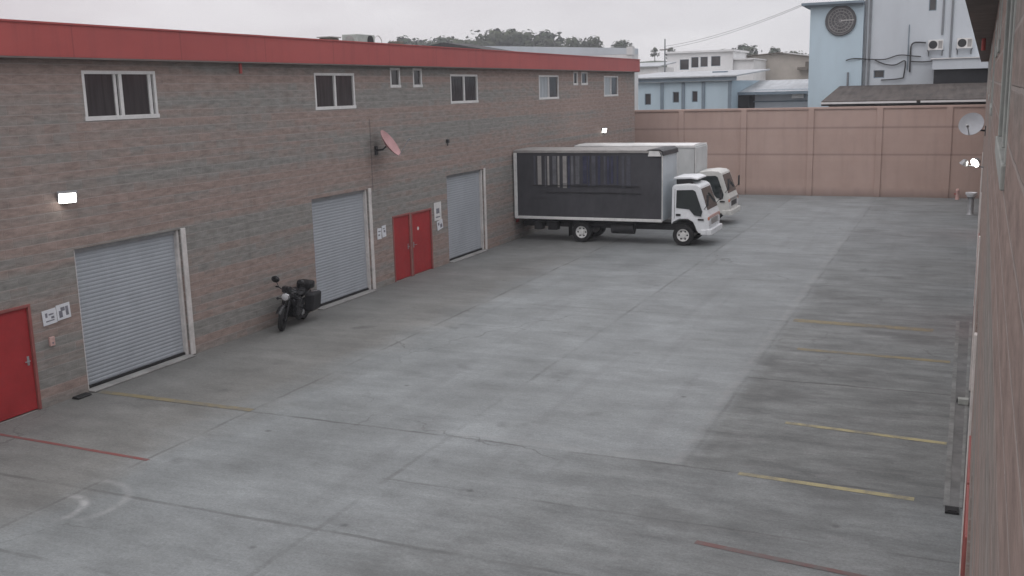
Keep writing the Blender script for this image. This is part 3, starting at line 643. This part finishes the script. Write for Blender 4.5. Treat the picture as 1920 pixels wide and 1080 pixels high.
    MB().box(x0-.02, x0+.028, -hw+.03, hw-.03, zf, ztop-.10).build('rear_door', 'boxwhite', cb)
    for s in (-1, 1): MB().box(x0-.03, x0+.02, s*.8-.1, s*.8+.1, zf-.22, zf-.1).build('tail_light', 'redlens', t)
    if style == 'tarp':
        yf = -hw+.028
        xa = x0+.85; n = 0; rnd = random.Random(3)
        while xa < x0+4.85:
            wd = rnd.choice((.06, .08, .10, .16)); u = (xa-x0)/4.8
            m = rnd.choice(('stripA', 'stripB', 'stripA', 'stripA', 'stripB', 'railgrey')) if u < .45 else rnd.choice(('stripB', 'stripC', 'stripB', 'stripA', 'stripC'))
            zb = zf+1.30+rnd.uniform(-.1, .12)
            MB().box(xa, xa+wd, yf-.012, yf+.006, zb, ztop-.22).build('curtain_strip', m, cb); xa += wd+rnd.choice((.05, .09, .14)); n += 1
        for z, a, b in ((zf+1.28, .8, 5.2), (zf+1.02, 1.3, 5.25)):
            MB().box(x0+a, x0+b, yf-.026, yf-.014, z, z+.028).build('side_rail', 'dkmetal', cb)
        MB().box(x0+2.0, x0+5.1, yf-.034, yf-.031, zf+1.36, zf+1.38).build('side_cord', 'stripB', cb)
        # torn front hood
        MB().prism([(x1-.62, ztop-.02), (x1-.5, ztop+.035), (x1-.1, ztop+.05), (x1+.04, ztop-.03), (x1+.07, ztop-.20), (x1+.02, ztop-.20), (x1-.02, ztop-.05), (x1-.14, ztop-.0), (x1-.5, ztop-.01)], 1, -hw-.03, hw+.03).build('roof_hood', 'dkmetal', cb, bevel=.02)
        MB().prism([(x1-.54, ztop-.22), (x1-.48, ztop-.015), (x1-.12, ztop-.03), (x1-.03, ztop-.22)], 1, -hw-.02, -hw+.05).build('hood_lining', 'boxroof', cb)
        # wind deflector on the cab roof
        MB().prism([(-1.52, 2.50), (-1.50, 2.58), (-.85, 2.60), (-.62, 2.54), (-.60, 2.48), (-.85, 2.52)], 1, -.75, .75).build('roof_deflector', cabm, cab, bevel=.02)
        MB().box(-1.42, -.8, -.66, -.62, 2.30, 2.515).box(-1.42, -.8, .62, .66, 2.30, 2.515).build('deflector_leg', 'dkmetal', cab)
    else:
        for i in range(1, 6): 
            xx = x0+(x1-x0)*i/6; MB().box(xx-.025, xx+.025, -hw+.012, -hw+.03, zf+.071, ztop-.101).build('side_rib', 'boxroof', cb)
    return t
box_truck("box truck with a charcoal tarp side and pale front panel, nearer of two parked trucks", (-8.25, 38.3, 0), 8, -5.15, -1.10, -7.93, -1.87, .93, 3.60, 2.2, 'truckwhite', 'tarp')
box_truck("white box truck with a cream cab parked behind the charcoal sided truck", (-8.75, 44.45, 0), 8, -5.1, -1.10, -7.1, -1.58, .93, 3.43, 2.25, 'truckcream', 'plain')

# ------------------------------------------------------------------ motorcycle (local: forward = -Y)
def motorcycle(loc, rz):
    t = thing('motorcycle', "black motorcycle with chrome headlight and panniers parked against the block wall", "motorcycle", loc, rz)
    def whl(y, r, x=0, steer=0.0):
        ax = Vector((math.cos(steer), math.sin(steer), 0))
        w = MB().lathe([(r*.72, -.05), (r*.9, -.058), (r, -.02), (r, .02), (r*.9, .058), (r*.72, .05)], 28, (x, y, r), ax, False).build('wheel', 'rubber', t, smooth=True)
        k = MB().lathe([(r*.72, -.035), (r*.72, .035), (r*.66, .035), (r*.66, -.035)], 28, (x, y, r), ax, False).lathe([(.05, -.07), (.05, .07)], 12, (x, y, r), ax)
        sd = Vector((0, 0, 1)); fd = ax.cross(sd)
        for i in range(5):
            a = i*2*math.pi/5; d = fd*math.cos(a)+sd*math.sin(a); c = Vector((x, y, r)); k.tube([c+d*.04, c+d*r*.68], .014, 6)
        k.build('rim', 'dkmetal', w)
        MB().lathe([(.05, -.075), (.13, -.075), (.13, -.07)], 20, (x, y, r), ax).build('brake_disc', 'cmetal', w)
    whl(-.68, .31, 0, R(10)); whl(.70, .30)
    MB().tube([(-.09, -.66, .31), (-.09, -.40, .98)], .026, 10).tube([(.09, -.70, .31), (.09, -.44, .98)], .026, 10).build('front_fork', 'dkmetal', t, smooth=True)
    k = MB(); arc = [( -.68+.36*math.cos(a), .31+.36*math.sin(a)) for a in [R(20+13*i) for i in range(11)]]
    k.loft([[(-.07, y, z) for y, z in arc], [(-.04, y, z+.025) for y, z in arc], [(.04, y, z+.025) for y, z in arc], [(.07, y, z) for y, z in arc]], cap=False, closed=False); k.build('front_fender', 'black', t, smooth=True)
    MB().lathe([(.02, -.10), (.07, -.09), (.105, -.03), (.11, .04), (.10, .055)], 20, (0, -.56, .88), Vector((0, -1, -.08))).build('headlight', 'chrome', t, smooth=True)
    MB().lathe([(.095, .05), (.06, .072), (.01, .08)], 20, (0, -.56, .88), Vector((0, -1, -.08))).build('headlight_lens', 'lens', t, smooth=True)
    MB().box(-.11, .11, -.60, -.44, .98, 1.14).build('instrument_cowl', 'black', t, bevel=.03)
    MB().tube([(-.40, -.28, 1.04), (-.26, -.40, 1.06), (-.08, -.46, 1.0), (.08, -.46, 1.0), (.26, -.40, 1.06), (.40, -.28, 1.04)], .016, 8).build('handlebar', 'dkmetal', t, smooth=True)
    for s in (-1, 1):
        MB().tube([(s*.30, -.36, 1.06), (s*.40, -.27, 1.035)], .022, 8).build('grip', 'rubber', t)
        MB().tube([(s*.27, -.39, 1.06), (s*.33, -.45, 1.22)], .009, 6).sphere((s*.35, -.45, 1.27), .105, 1.1, .35, .85).build('mirror', 'black', t, smooth=True)
        MB().tube([(s*.10, -.54, .80), (s*.20, -.54, .80)], .012, 6).sphere((s*.22, -.55, .80), .035, 1, 1.1, 1).build('indicator', 'dkmetal', t, smooth=True)
    # tank, seat, tail as lofted sections along y
    def loft_y(secs, name, m):
        rings = []
        for y, w, z0, z1 in secs:
            rings.append([(w*math.cos(a)*(.9+.1*abs(math.sin(a))), y, (z0+z1)/2+(z1-z0)/2*math.sin(a)) for a in [2*math.pi*i/14 for i in range(14)]])
        MB().loft(rings).build(name, m, t, smooth=True)
    MB().prism([(-.30, .30), (-.22, .82), (.0, .80), (.1, .34)], 0, -.24, .24).build('leg_guard', 'black', t, bevel=.04)
    loft_y([(-.42, .05, .80, .90), (-.36, .12, .76, .98), (-.22, .15, .74, 1.02), (-.05, .145, .74, 1.0), (.06, .11, .74, .92), (.10, .08, .76, .86)], 'fuel_tank', 'black')
    loft_y([(.06, .10, .76, .84), (.16, .13, .74, .84), (.36, .15, .75, .86), (.60, .13, .79, .92), (.78, .10, .83, .93)], 'seat', 'seat')
    loft_y([(.45, .08, .66, .76), (.70, .10, .70, .82), (.92, .07, .78, .86)], 'tail_cowl', 'black')
    MB().tube([(0, -.40, .95), (0, -.28, .60), (0, -.15, .30), (0, .25, .28), (0, .34, .55), (0, .10, .74), (0, -.38, .86)], .024, 8).tube([(-.10, .34, .52), (-.12, .80, .80)], .018, 8).tube([(.10, .34, .52), (.12, .80, .80)], .018, 8).build('frame', 'dkmetal', t)
    MB().box(-.15, .15, -.20, .26, .26, .46).box(-.20, .20, -.02, .2, .28, .42).prism([(-.17, .44), (.02, .46), (-.08, .70), (-.26, .66)], 0, -.09, .09).build('engine', 'dkmetal', t, bevel=.025)
    MB().lathe([(.02, 0), (.085, 0), (.085, .03), (.06, .045)], 16, (.20, .10, .35), Vector((1, 0, 0))).build('engine_cover', 'cmetal', t, smooth=True)
    for s in (-1, 1):
        MB().tube([(s*.11, .70, .30), (s*.11, .20, .36)], .022, 8).build('swingarm', 'dkmetal', t)
        MB().tube([(s*.13, .62, .36), (s*.14, .52, .74)], .030, 10).build('shock_absorber', 'chrome' if s > 0 else 'dkmetal', t)
        MB().box(min(s*.16, s*.42), max(s*.16, s*.42), .28, .88, .34, .82).build('pannier', 'seat', t, bevel=.05)
        MB().tube([(s*.15, .08, .30), (s*.30, .08, .30)], .014, 6).build('footrest', 'rubber', t)
    MB().tube([(.13, -.22, .56), (.16, -.30, .36), (.17, -.1, .22), (.19, .25, .24), (.22, .55, .30), (.23, .86, .37)], .032, 10, .05).build('exhaust', 'dkmetal', t, smooth=True)
    MB().box(-.20, .20, .54, .92, .86, 1.06).build('top_box', 'seat', t, bevel=.05)
    MB().box(-.14, .14, .90, .91, .94, .98).build('box_reflector', 'redlens', t)
    MB().box(-.05, .05, .93, .97, .76, .84).build('tail_light', 'redlens', t, bevel=.01)
    MB().tube([(.0, .85, .80), (0, 1.0, .50)], .03, 6).box(-.07, .07, .98, 1.01, .46, .60).build('rear_fender', 'black', t)
    MB().tube([(.36, .70, .84), (.26, .50, .84)], .012, 8).tube([(.20, -.1, .52), (.20, .2, .52)], .02, 8).build('chrome_trim', 'chrome', t)
    MB().tube([(-.10, .05, .28), (-.30, .12, .015)], .014, 6).build('kickstand', 'dkmetal', t)
    for o in kids(t): pass
    t.rotation_euler = (0, R(7), rz)
    return t
motorcycle((-15.86, 21.58, 0), R(12))

# ------------------------------------------------------------------ background buildings (walls face -Y, toward the yard)
def block_building(root, x0, x1, y0, y1, z1, m, ops=(), name='wall', z0=-.1, depth=.25, glassm='glass'):
    """front wall with openings facing -Y, closed box behind"""
    mb = MB()
    X = sorted({x0, x1, *[o[0] for o in ops], *[o[1] for o in ops]}); Z = sorted({z0, z1, *[o[2] for o in ops], *[o[3] for o in ops]})
    for a, b in zip(X, X[1:]):
        for c, d in zip(Z, Z[1:]):
            if any(o[0] < (a+b)/2 < o[1] and o[2] < (c+d)/2 < o[3] for o in ops): continue
            mb.face([(a, y0, c), (b, y0, c), (b, y0, d), (a, y0, d)])
    for a, b, c, d in ops:
        y2 = y0+depth
        mb.face([(a, y0, c), (a, y2, c), (a, y2, d), (a, y0, d)]); mb.face([(b, y0, c), (b, y0, d), (b, y2, d), (b, y2, c)])
        mb.face([(a, y0, d), (a, y2, d), (b, y2, d), (b, y0, d)]); mb.face([(a, y0, c), (b, y0, c), (b, y2, c), (a, y2, c)])
    mb.face([(x0, y0, z0), (x0, y0, z1), (x0, y1, z1), (x0, y1, z0)]); mb.face([(x1, y0, z0), (x1, y1, z0), (x1, y1, z1), (x1, y0, z1)])
    mb.face([(x0, y1, z0), (x0, y1, z1), (x1, y1, z1), (x1, y1, z0)]); mb.face([(x0, y0, z1), (x1, y0, z1), (x1, y1, z1), (x0, y1, z1)])
    wl = mb.build(name, m, root)
    for a, b, c, d in ops:
        f = .05; wn = MB().box(a, a+f, y0+.08, y0+.14, c, d).box(b-f, b, y0+.08, y0+.14, c, d).box(a+f, b-f, y0+.08, y0+.14, c, c+f).box(a+f, b-f, y0+.08, y0+.14, d-f, d).build('window', 'bluetrim', root)
        MB().box(a+f, b-f, y0+.11, y0+.13, c+f, d-f).build('pane', glassm, wn)
    return wl
# low blue hall
bh = thing('blue_hall', "low pale blue hall with three small windows behind the far yard wall", "building", (0, 70, 0))
block_building(bh, -22.5, -14.2, 0, 12, 6.25, 'blue', [(-20.30, -19.85, 4.72, 5.50), (-18.30, -17.85, 4.84, 5.58), (-16.95, -16.55, 4.86, 5.60)])
for x in (-19.05, -17.55, -16.15, -14.35): MB().box(x-.11, x+.11, -.08, -.003, 0, 6.2).build('pilaster', 'bluetrim', bh)
MB().box(-22.6, -13.9, -.30, -.003, 6.26, 6.52).build('eave', 'bluetrim', bh)
MB().prism([(-.45, 6.525), (-.45, 6.60), (12.5, 7.12), (12.5, 7.0)], 0, -22.7, -13.8).build('roof', 'sheetwhite', bh)
MB().box(-17.0, -16.0, 6.5, 7.3, 6.75, 6.98).build('roof_hatch', 'bluetrim', bh)
# open fronted shed right of it
oh = thing('open_shed', "low grey roofed shed with a dark open bay between the blue hall and the tower", "building", (0, 73, 0))
block_building(oh, -13.2, -7.6, 0, 7, 5.6, 'bluegrey')
MB().box(-14.15, -13.21, 0.0, .2, -.1, 5.3).box(-16.0, -13.3, 1.5, 1.6, -.1, 5.4).build('bay_back', 'dark', oh)
MB().prism([(-1.0, 5.32), (-1.0, 5.42), (7.5, 6.25), (7.5, 6.12)], 0, -15.8, -7.7).build('roof', 'sheetwhite', oh)
MB().box(-15.8, -7.7, -1.1, -1.005, 5.25, 5.44).build('gutter', 'bluetrim', oh)
MB().box(-15.7, -13.4, -.9, -.8, 4.3, 5.24).build('bay_shade', 'dark', oh)  # solid dark slab, painted as the shade within the bay
MB().box(-13.3, -9.2, -.08, -.003, 4.72, 4.80).build('ledge', 'bluetrim', oh)
MB().box(-10.6, -9.8, -.6, -.1, 4.95, 5.25).build('air_conditioner', 'white', oh, bevel=.02)
MB().box(-9.2, -8.9, -.7, -.4, -.1, 6.7).build('post', 'blue', oh)
# far white house
wh = thing('white_house', "white flat roofed house with four square windows beyond the blue hall", "house", (0, 110, 0))
block_building(wh, -29.4, -22.3, 0, 8, 9.45, 'wallwhite', [(-28.0, -27.0, 7.7, 8.8), (-26.75, -25.95, 7.9, 9.0), (-25.75, -24.95, 7.95, 9.0), (-24.6, -23.6, 7.98, 9.02)])
MB().box(-29.6, -22.1, -.3, 8.2, 9.46, 9.66).build('roof_slab', 'wallwhite', wh)
MB().box(-31.5, -22.0, -2.5, -.3, 6.6, 6.85).box(-31.4, -22.1, -2.4, -.3, 4.0, 6.59).build('lower_terrace', 'wallwhite', wh)
block_building(wh, -22.28, -20.2, .6, 8, 8.55, 'wallwhite', name='side_wing')
MB().box(-22.27, -20.1, .3, 8.1, 8.56, 8.70).build('roof_slab', 'wallwhite', wh)
ra = thing('white_shed', "pale low shed with a sloping sheet roof left of the white house", "building", (0, 100, 0))
block_building(ra, -31.5, -27.6, 0, 6, 7.9, 'wallwhite'); MB().prism([(-.3, 7.91), (-.3, 8.0), (6.2, 8.5), (6.2, 8.38)], 0, -31.7, -27.4).build('roof', 'sheetwhite', ra)
# beige gabled house
bg = thing('beige_house', "beige house with a low gable roof between the white house and the blue tower", "house", (0, 118, 0))
mb = MB(); mb.loft([[(-22.3, 0, -.1), (-13.5, 0, -.1), (-13.5, 0, 8.55), (-18.2, 0, 9.30), (-22.3, 0, 9.05)], [(-22.3, 8, -.1), (-13.5, 8, -.1), (-13.5, 8, 8.55), (-18.2, 8, 9.30), (-22.3, 8, 9.05)]]); mb.build('wall', 'beige', bg)
MB().prism([(-18.3, 9.32), (-18.3, 9.42), (-13.2, 8.64), (-13.2, 8.54)], 1, -.5, 8.5).build('roof', 'wallwhite', bg)
MB().prism([(-18.3, 9.32), (-18.3, 9.42), (-22.5, 9.17), (-22.5, 9.08)], 1, -.5, 8.5).build('roof', 'wood', bg)
MB().box(-16.6, -14.6, -1.2, -.01, 7.4, 7.7).box(-15.9, -14.4, -.1, -.01, 7.7, 8.3).build('awning', 'wood', bg)
gh = thing('green_house', "small mint green house wall beside the beige gable", "house", (0, 116, 0))
block_building(gh, -22.6, -20.9, 0, 1.8, 8.5, 'green'); MB().box(-22.7, -20.8, -.2, 1.9, 8.51, 8.62).build('roof_slab', 'wallwhite', gh)

# blue tower block
bt = thing('blue_tower', "tall pale blue building with a round medallion, pipes and a flat cornice", "building", (0, 68, 0))
block_building(bt, -8.95, -5.75, 0, 10, 10.70, 'blue', name='tower_wall')
block_building(bt, -5.74, 4.5, .25, 10, 14.5, 'bluegrey', [(-2.05, -1.62, 10.05, 11.1), (-5.05, -4.42, 6.15, 6.62)], name='main_wall')
MB().box(-9.45, -5.745, -.5, 10.3, 10.71, 10.86).box(-9.25, -5.745, -.3, 10.2, 10.60, 10.709).build('cornice', 'bluetrim', bt)
MB().box(-8.98, -5.75, .0, .4, -.1, 10.65).build('tower_corner', 'blue', bt) if False else None
# medallion
md = MB().lathe([(.0, 0), (.88, 0), (.93, .04), (.93, .10), (.88, .13), (.82, .10), (.0, .10)], 40, (-7.10, -.005, 9.72), Vector((0, -1, 0))).build('medallion', 'medal', bt)
k = MB()
def ring(k, r0, r1, h0, h1): k.lathe([(r0, h0), (r0, h1), (r1, h1), (r1, h0)], 40, (-7.10, -.005, 9.72), Vector((0, -1, 0)), False)
ring(k, .70, .76, .10, .13); ring(k, .52, .58, .10, .13); ring(k, .33, .38, .10, .13); ring(k, .02, .12, .10, .15)
for i in range(24):
    a = i*math.pi/12; c, s = math.cos(a), math.sin(a)
    k.tube([(-7.10+.59*c, -.125, 9.72+.59*s), (-7.10+.69*c, -.125, 9.72+.69*s)], .026, 6)
for i in range(12):
    a = i*math.pi/6+.13; c, s = math.cos(a), math.sin(a)
    k.tube([(-7.10+.13*c, -.125, 9.72+.13*s), (-7.10+.50*c, -.125, 9.72+.50*s)], .02, 6)
k.build('relief_ring', 'medal2', md)
MB().tube([(-7.08, -.15, 9.72), (-6.30, -.15, 9.72)], .022, 6).build('pointer', 'white', md)
for x in (-5.62, -5.36): MB().tube([(x, -.05 if x < -5.7 else .18, 5.0), (x, .18, 11.5)], .07, 8).build('downpipe', 'pipe', bt)
for x, z0 in ((-1.22, 8.6), (-.72, 7.0)): MB().tube([(x, .18, z0), (x+.02, .18, 12.5)], .06, 8).build('downpipe', 'pipe', bt)
MB().tube([(-3.1, .2, 6.6), (-3.1, .2, 9.3)], .03, 6).build('downpipe', 'bluetrim', bt)
MB().box(-1.65, 2.6, -1.2, .245, 6.55, 7.15).build('ledge', 'bluegrey', bt)
MB().box(-1.75, 2.7, -1.3, .245, 7.155, 7.22).build('ledge_cap', 'wallwhite', bt)
MB().box(-1.55, 2.6, -1.0, .245, 5.6, 6.545).build('bay_shade', 'dark', bt)  # dark block painted as the shade of the recess under the ledge
MB().tube([(-6.55, -.06, 5.2), (-6.55, -.06, 6.55)], .06, 8).build('vent_pipe', 'pipe', bt)
def curve(pts, r, m='cable', n=6):
    q = []
    P = [Vector(p) for p in pts]
    for i in range(len(P)-1):
        p0, p1, p2, p3 = P[max(i-1, 0)], P[i], P[i+1], P[min(i+2, len(P)-1)]
        for j in range(n):
            t = j/n; q.append(.5*((2*p1)+(p2-p0)*t+(2*p0-5*p1+4*p2-p3)*t*t+(3*p1-p0-3*p2+p3)*t**3))
    q.append(P[-1]); return MB().tube(q, r, 6).build('cable', m, bt, smooth=True)
yk = .12
curve([(-6.70, -.1, 7.28), (-6.2, -.1, 7.38), (-5.2, yk, 7.30), (-4.4, yk, 7.28), (-3.6, yk, 7.50), (-2.8, yk, 7.42), (-2.35, yk, 7.36)], .035)
curve([(-5.0, yk, 7.25), (-4.4, yk, 6.98), (-3.8, yk, 6.92), (-3.3, yk, 7.15), (-3.22, yk, 6.9), (-3.3, yk, 6.1)], .04)
curve([(-2.95, yk, 6.45), (-2.95, yk, 7.6), (-2.92, yk, 8.05), (-2.7, yk, 8.22), (-2.1, yk, 8.18)], .05)
curve([(-2.9, yk, 7.1), (-2.2, yk, 7.05), (-1.4, yk, 7.10), (-.8, yk, 7.06)], .04)
curve([(-4.6, yk, 6.02), (-3.8, yk, 6.05), (-3.3, yk, 6.12)], .04)
def condenser(x, z, label):
    a = thing('air_conditioner', label, "air conditioner", (x, 68-.10, z))
    MB().box(-.42, .42, -.18, .14, .0, .60).build('casing', 'white', a, bevel=.02)
    MB().lathe([(.0, 0), (.24, 0), (.24, .02), (.20, .02)], 20, (-.14, -.18, .31), Vector((0, -1, 0))).build('fan_grille', 'dkmetal', a)
    MB().box(.16, .38, -.185, -.181, .08, .52).build('side_louvre', 'railgrey', a)
    MB().box(-.45, -.40, -.2, .33, -.06, -.004).box(.40, .45, -.2, .33, -.06, -.004).box(-.40, -.36, .27, .33, -.35, -.06).box(.36, .40, .27, .33, -.35, -.06).build('bracket', 'dkmetal', a)
condenser(-1.55, 7.72, "white air conditioner on the blue wall beside a looping black cable")
condenser(.05, 7.76, "white air conditioner on the blue wall above the ledge, nearest the warehouse eave")
# roofed shed in front of the tower
rs = thing('lean_to_shed', "weathered brown sheet roof shed right behind the far yard wall", "shed", (0, 58, 0))
MB().box(-6.6, 4, .6, 9, -.1, 4.85).build('wall', 'wood', rs)
MB().prism([(-.2, 4.86), (-.2, 4.95), (8.8, 5.72), (8.8, 5.62)], 0, -6.9, 4.5).build('roof', 'sheetold', rs)
MB().prism([(-.34, 4.80), (-.22, 4.80), (-.22, 4.90), (-.34, 4.90)], 0, -6.9, -2.1).prism([(-.34, 4.80), (-.22, 4.80), (-.22, 4.90), (-.34, 4.90)], 0, -1.9, 4.5).build('gutter', 'wallwhite', rs)
MB().box(-6.9, 4.5, -.19, -.1, 4.70, 4.855).build('eave_board', 'dkmetal', rs)

# sheds behind the long warehouse
ps = thing('pale_shed', "long pale roofed shed rising behind the far end of the long warehouse", "building", (0, 64, 0))
block_building(ps, -31, -19.4, 0, 1.4, 8.05, 'wallwhite')
MB().prism([(-31, 9.02), (-19.4, 8.42), (-19.4, 8.06), (-31, 8.06)], 1, .0, 1.4).build('parapet', 'bluegrey', ps)
MB().box(-19.75, -19.35, -.05, .45, 8.0, 8.52).build('end_pier', 'wallwhite', ps)
ds = thing('dark_shed', "dark gabled shed roof showing just over the red fascia", "shed", (0, 59, 0))
MB().box(-38, -25.9, 0, 4, -.1, 7.6).build('wall', 'wood', ds)
MB().prism([(-38, 7.9), (-33.2, 8.60), (-30.2, 9.05), (-25.2, 8.12), (-25.2, 7.6), (-38, 7.6)], 1, -.2, 4.2).build('roof', 'sheetdark', ds)

# things on the long warehouse roof
def roof_z(x): return 7.25+(-15.96-x)/(6.3)*.40
ac = thing('rooftop_condenser', "grey rooftop condenser box standing on the long warehouse roof", "air conditioner", (-18.6, 30.0, roof_z(-18.6)))
MB().box(-.30, .30, -.56, .56, .06, .47).build('casing', 'dullwhite', ac, bevel=.02)
MB().lathe([(0, 0), (.18, 0), (.18, .02)], 18, (.30, .25, .27), Vector((1, 0, 0))).build('fan_grille', 'dkmetal', ac)
MB().lathe([(0, 0), (.16, 0), (.16, .02)], 18, (0, -.56, .27), Vector((0, -1, 0))).build('fan_grille', 'railgrey', ac)
MB().box(-.3, .3, -.5, -.4, -.02, .058).box(-.3, .3, .4, .5, -.02, .058).build('support_foot', 'wood', ac)
o = thing('pipe_hoop', "thin pale ring standing beside the rooftop condenser", "hoop", (-18.6, 31.25, roof_z(-18.6)))
k = MB(); k.tube([(0, .27*math.cos(a), .22+.27*math.sin(a)) for a in [R(-60+15*i) for i in range(21)]], .022, 6); k.build('ring', 'white', o)
o = thing('roof_vent', "low brown roof vents in a row left of the rooftop condenser", "roof vent", (-18.6, 28.4, roof_z(-18.6)))
MB().box(-.2, .2, -.45, .1, 0, .30).box(-.2, .2, .2, .45, .0, .24).build('vent_box', 'wood', o, bevel=.02); MB().box(-.25, .25, -.5, .15, .31, .34).build('cap', 'railgrey', o)
o = thing('roof_vent', "brown roof vent right of the pale ring on the roof", "roof vent", (-18.6, 32.9, roof_z(-18.6)))
MB().box(-.2, .2, -.6, .4, 0, .20).box(-.2, .2, -.6, -.2, .2, .34).build('vent_box', 'wood', o, bevel=.02); MB().box(-.22, .22, .1, .35, .2, .26).build('cap', 'railgrey', o)
o = thing('roof_vent', "small pale roof vent nearest the camera on the long warehouse roof", "roof vent", (-18.6, 24.1, roof_z(-18.6)))
MB().box(-.2, .2, -.35, .35, 0, .20).build('vent_box', 'post', o, bevel=.02); MB().box(-.25, .25, -.4, .4, .205, .24).build('cap', 'railgrey', o)

# pole and service cable
po = thing('utility_pole', "thin grey utility pole left of the white house", "pole", (-25.6, 95, 0))
MB().tube([(0, 0, 0), (0, 0, 10.35)], .10, 8, .06).build('pole', 'pipe', po); MB().box(-.5, .5, -.05, .05, 9.3, 9.4).build('crossarm', 'wood', po)
for i, dz in enumerate((0, .22)):
    A = Vector((-25.6, 95, 9.45+dz)); B = Vector((-9.35, 68, 10.78+dz*.4)); P = []
    for j in range(25):
        t = j/24; p = A.lerp(B, t); p.z -= 4*t*(1-t)*.35; P.append(p)
    o = MB().tube(P, .014, 5).build('overhead_cable', 'palecable')
    tag(o, ("upper" if i else "lower")+" thin overhead cable running from the pole to the blue tower cornice", "cable", None)

# ------------------------------------------------------------------ trees on the far hill
def tree_mesh(seed, H, W, m):
    rnd = random.Random(seed); mb = MB(); lobes = []
    for i in range(9):
        a = rnd.uniform(0, 6.28); rr = rnd.uniform(0, .33)*W; lobes.append((Vector((rr*math.cos(a), rr*math.sin(a), H*rnd.uniform(.42, .86))), W*rnd.uniform(.15, .27)))
    lobes.append((Vector((0, 0, H*.9)), W*.16))
    for c, r in lobes:
        for j in range(46):
            d = Vector((rnd.gauss(0, 1), rnd.gauss(0, 1), rnd.gauss(0, .8))).normalized(); p = c+d*r*rnd.uniform(.55, 1.06)
            n = (d+Vector((rnd.uniform(-.6, .6), rnd.uniform(-.6, .6), rnd.uniform(-.3, .8)))).normalized(); a = n.orthogonal().normalized(); b = n.cross(a); s = rnd.uniform(.22, .5)
            ca, sa = math.cos(j), math.sin(j); a, b = a*ca+b*sa, b*ca-a*sa
            mb.face([p-a*s-b*s*.6, p+a*s-b*s*.5, p+a*s*.7+b*s*.7, p-a*s*.6+b*s*.6])
    tk = MB().tube([(0, 0, -1), (.1, .05, H*.35), (.0, 0, H*.7)], H*.035, 7, H*.012)
    for c, r in lobes[:5]: tk.tube([(.05, .02, H*.35), c*.6+Vector((0, 0, H*.18)), c], H*.014, 5, H*.006)
    return mb, tk
protos = []
for i, (H, W) in enumerate(((8, 8), (9.5, 7), (7, 9), (8.5, 6), (10.5, 6.5), (6, 7.5))):
    t = bpy.data.objects.new('tree', None); COL.objects.link(t); mb, tk = tree_mesh(20+i, H, W, None)
    mb.build('crown', 'leafA' if i % 2 else 'leafB', t); tk.build('trunk', 'bark', t); protos.append((t, H))
used = set()
def plant(x, y, top, pi, label, group):
    t, H = protos[pi]; z = HILL(x, y)-.2; s = (top-1.35-z)/H
    o = t if pi not in used else copy_tree(t); used.add(pi)
    s = max(.35, min(s, 1.6)); o.location = (x, y, z); o.scale = (s*random.uniform(1.0, 1.35), s*1.1, s); o.rotation_euler = (0, 0, random.uniform(0, 6.28))
    tag(o, label, "tree", group)
def skyline(pts, x):
    for (a, h), (b, k) in zip(pts, pts[1:]):
        if a <= x <= b: return h+(k-h)*(x-a)/(b-a)
    return pts[-1][1]
LA = [(-149, 20.6), (-146.5, 23.0), (-143, 22.3), (-136, 21.2), (-133, 23.0), (-130, 21.6), (-125, 21.8), (-122, 23.2), (-119.5, 22.6), (-114, 22.8), (-110, 23.3), (-105, 21.8), (-103, 22.4), (-100, 20.6), (-95, 20.3), (-90, 19.2), (-86, 20.6), (-82, 19.3), (-79, 16.5)]
x = -148.5; i = 0
while x < -79.5:
    plant(x, 258+random.uniform(-6, 14), skyline(LA, x)+random.uniform(-.5, .2), (i*5+i//3) % 6, "dark tree in the hilltop row above the long warehouse roof", "trees on the hilltop above the long warehouse"); x += random.uniform(2.0, 3.0); i += 1
LB = [(-72, 13.6), (-69.5, 14.7), (-66.5, 16.3), (-64, 14.5), (-59, 14.9), (-55, 16.0), (-50, 15.9), (-48, 16.8), (-44, 16.6), (-42, 15.9), (-38, 15.2), (-35, 14.6), (-30, 15)]
x = -71.5
while x < -31:
    plant(x, 252+random.uniform(-6, 14), skyline(LB, x)+random.uniform(-.5, .2), (i*5+i//3) % 6, "dark tree in the distant row behind the white and beige houses", "distant trees behind the houses"); x += random.uniform(2.2, 3.4); i += 1

# ------------------------------------------------------------------ air
m, g = mat("humid_air")
v = g.n('ShaderNodeVolumePrincipled', {'Color': (0.93, 0.95, 1.0, 1), 'Density': 0.0009, 'Anisotropy': 0.1})
g.n('ShaderNodeOutputMaterial', {1: v.outputs[0]})
hz = MB().box(-335, 335, -65, 395, -1.1, 27).build('haze', m); struct(hz, 'stuff')
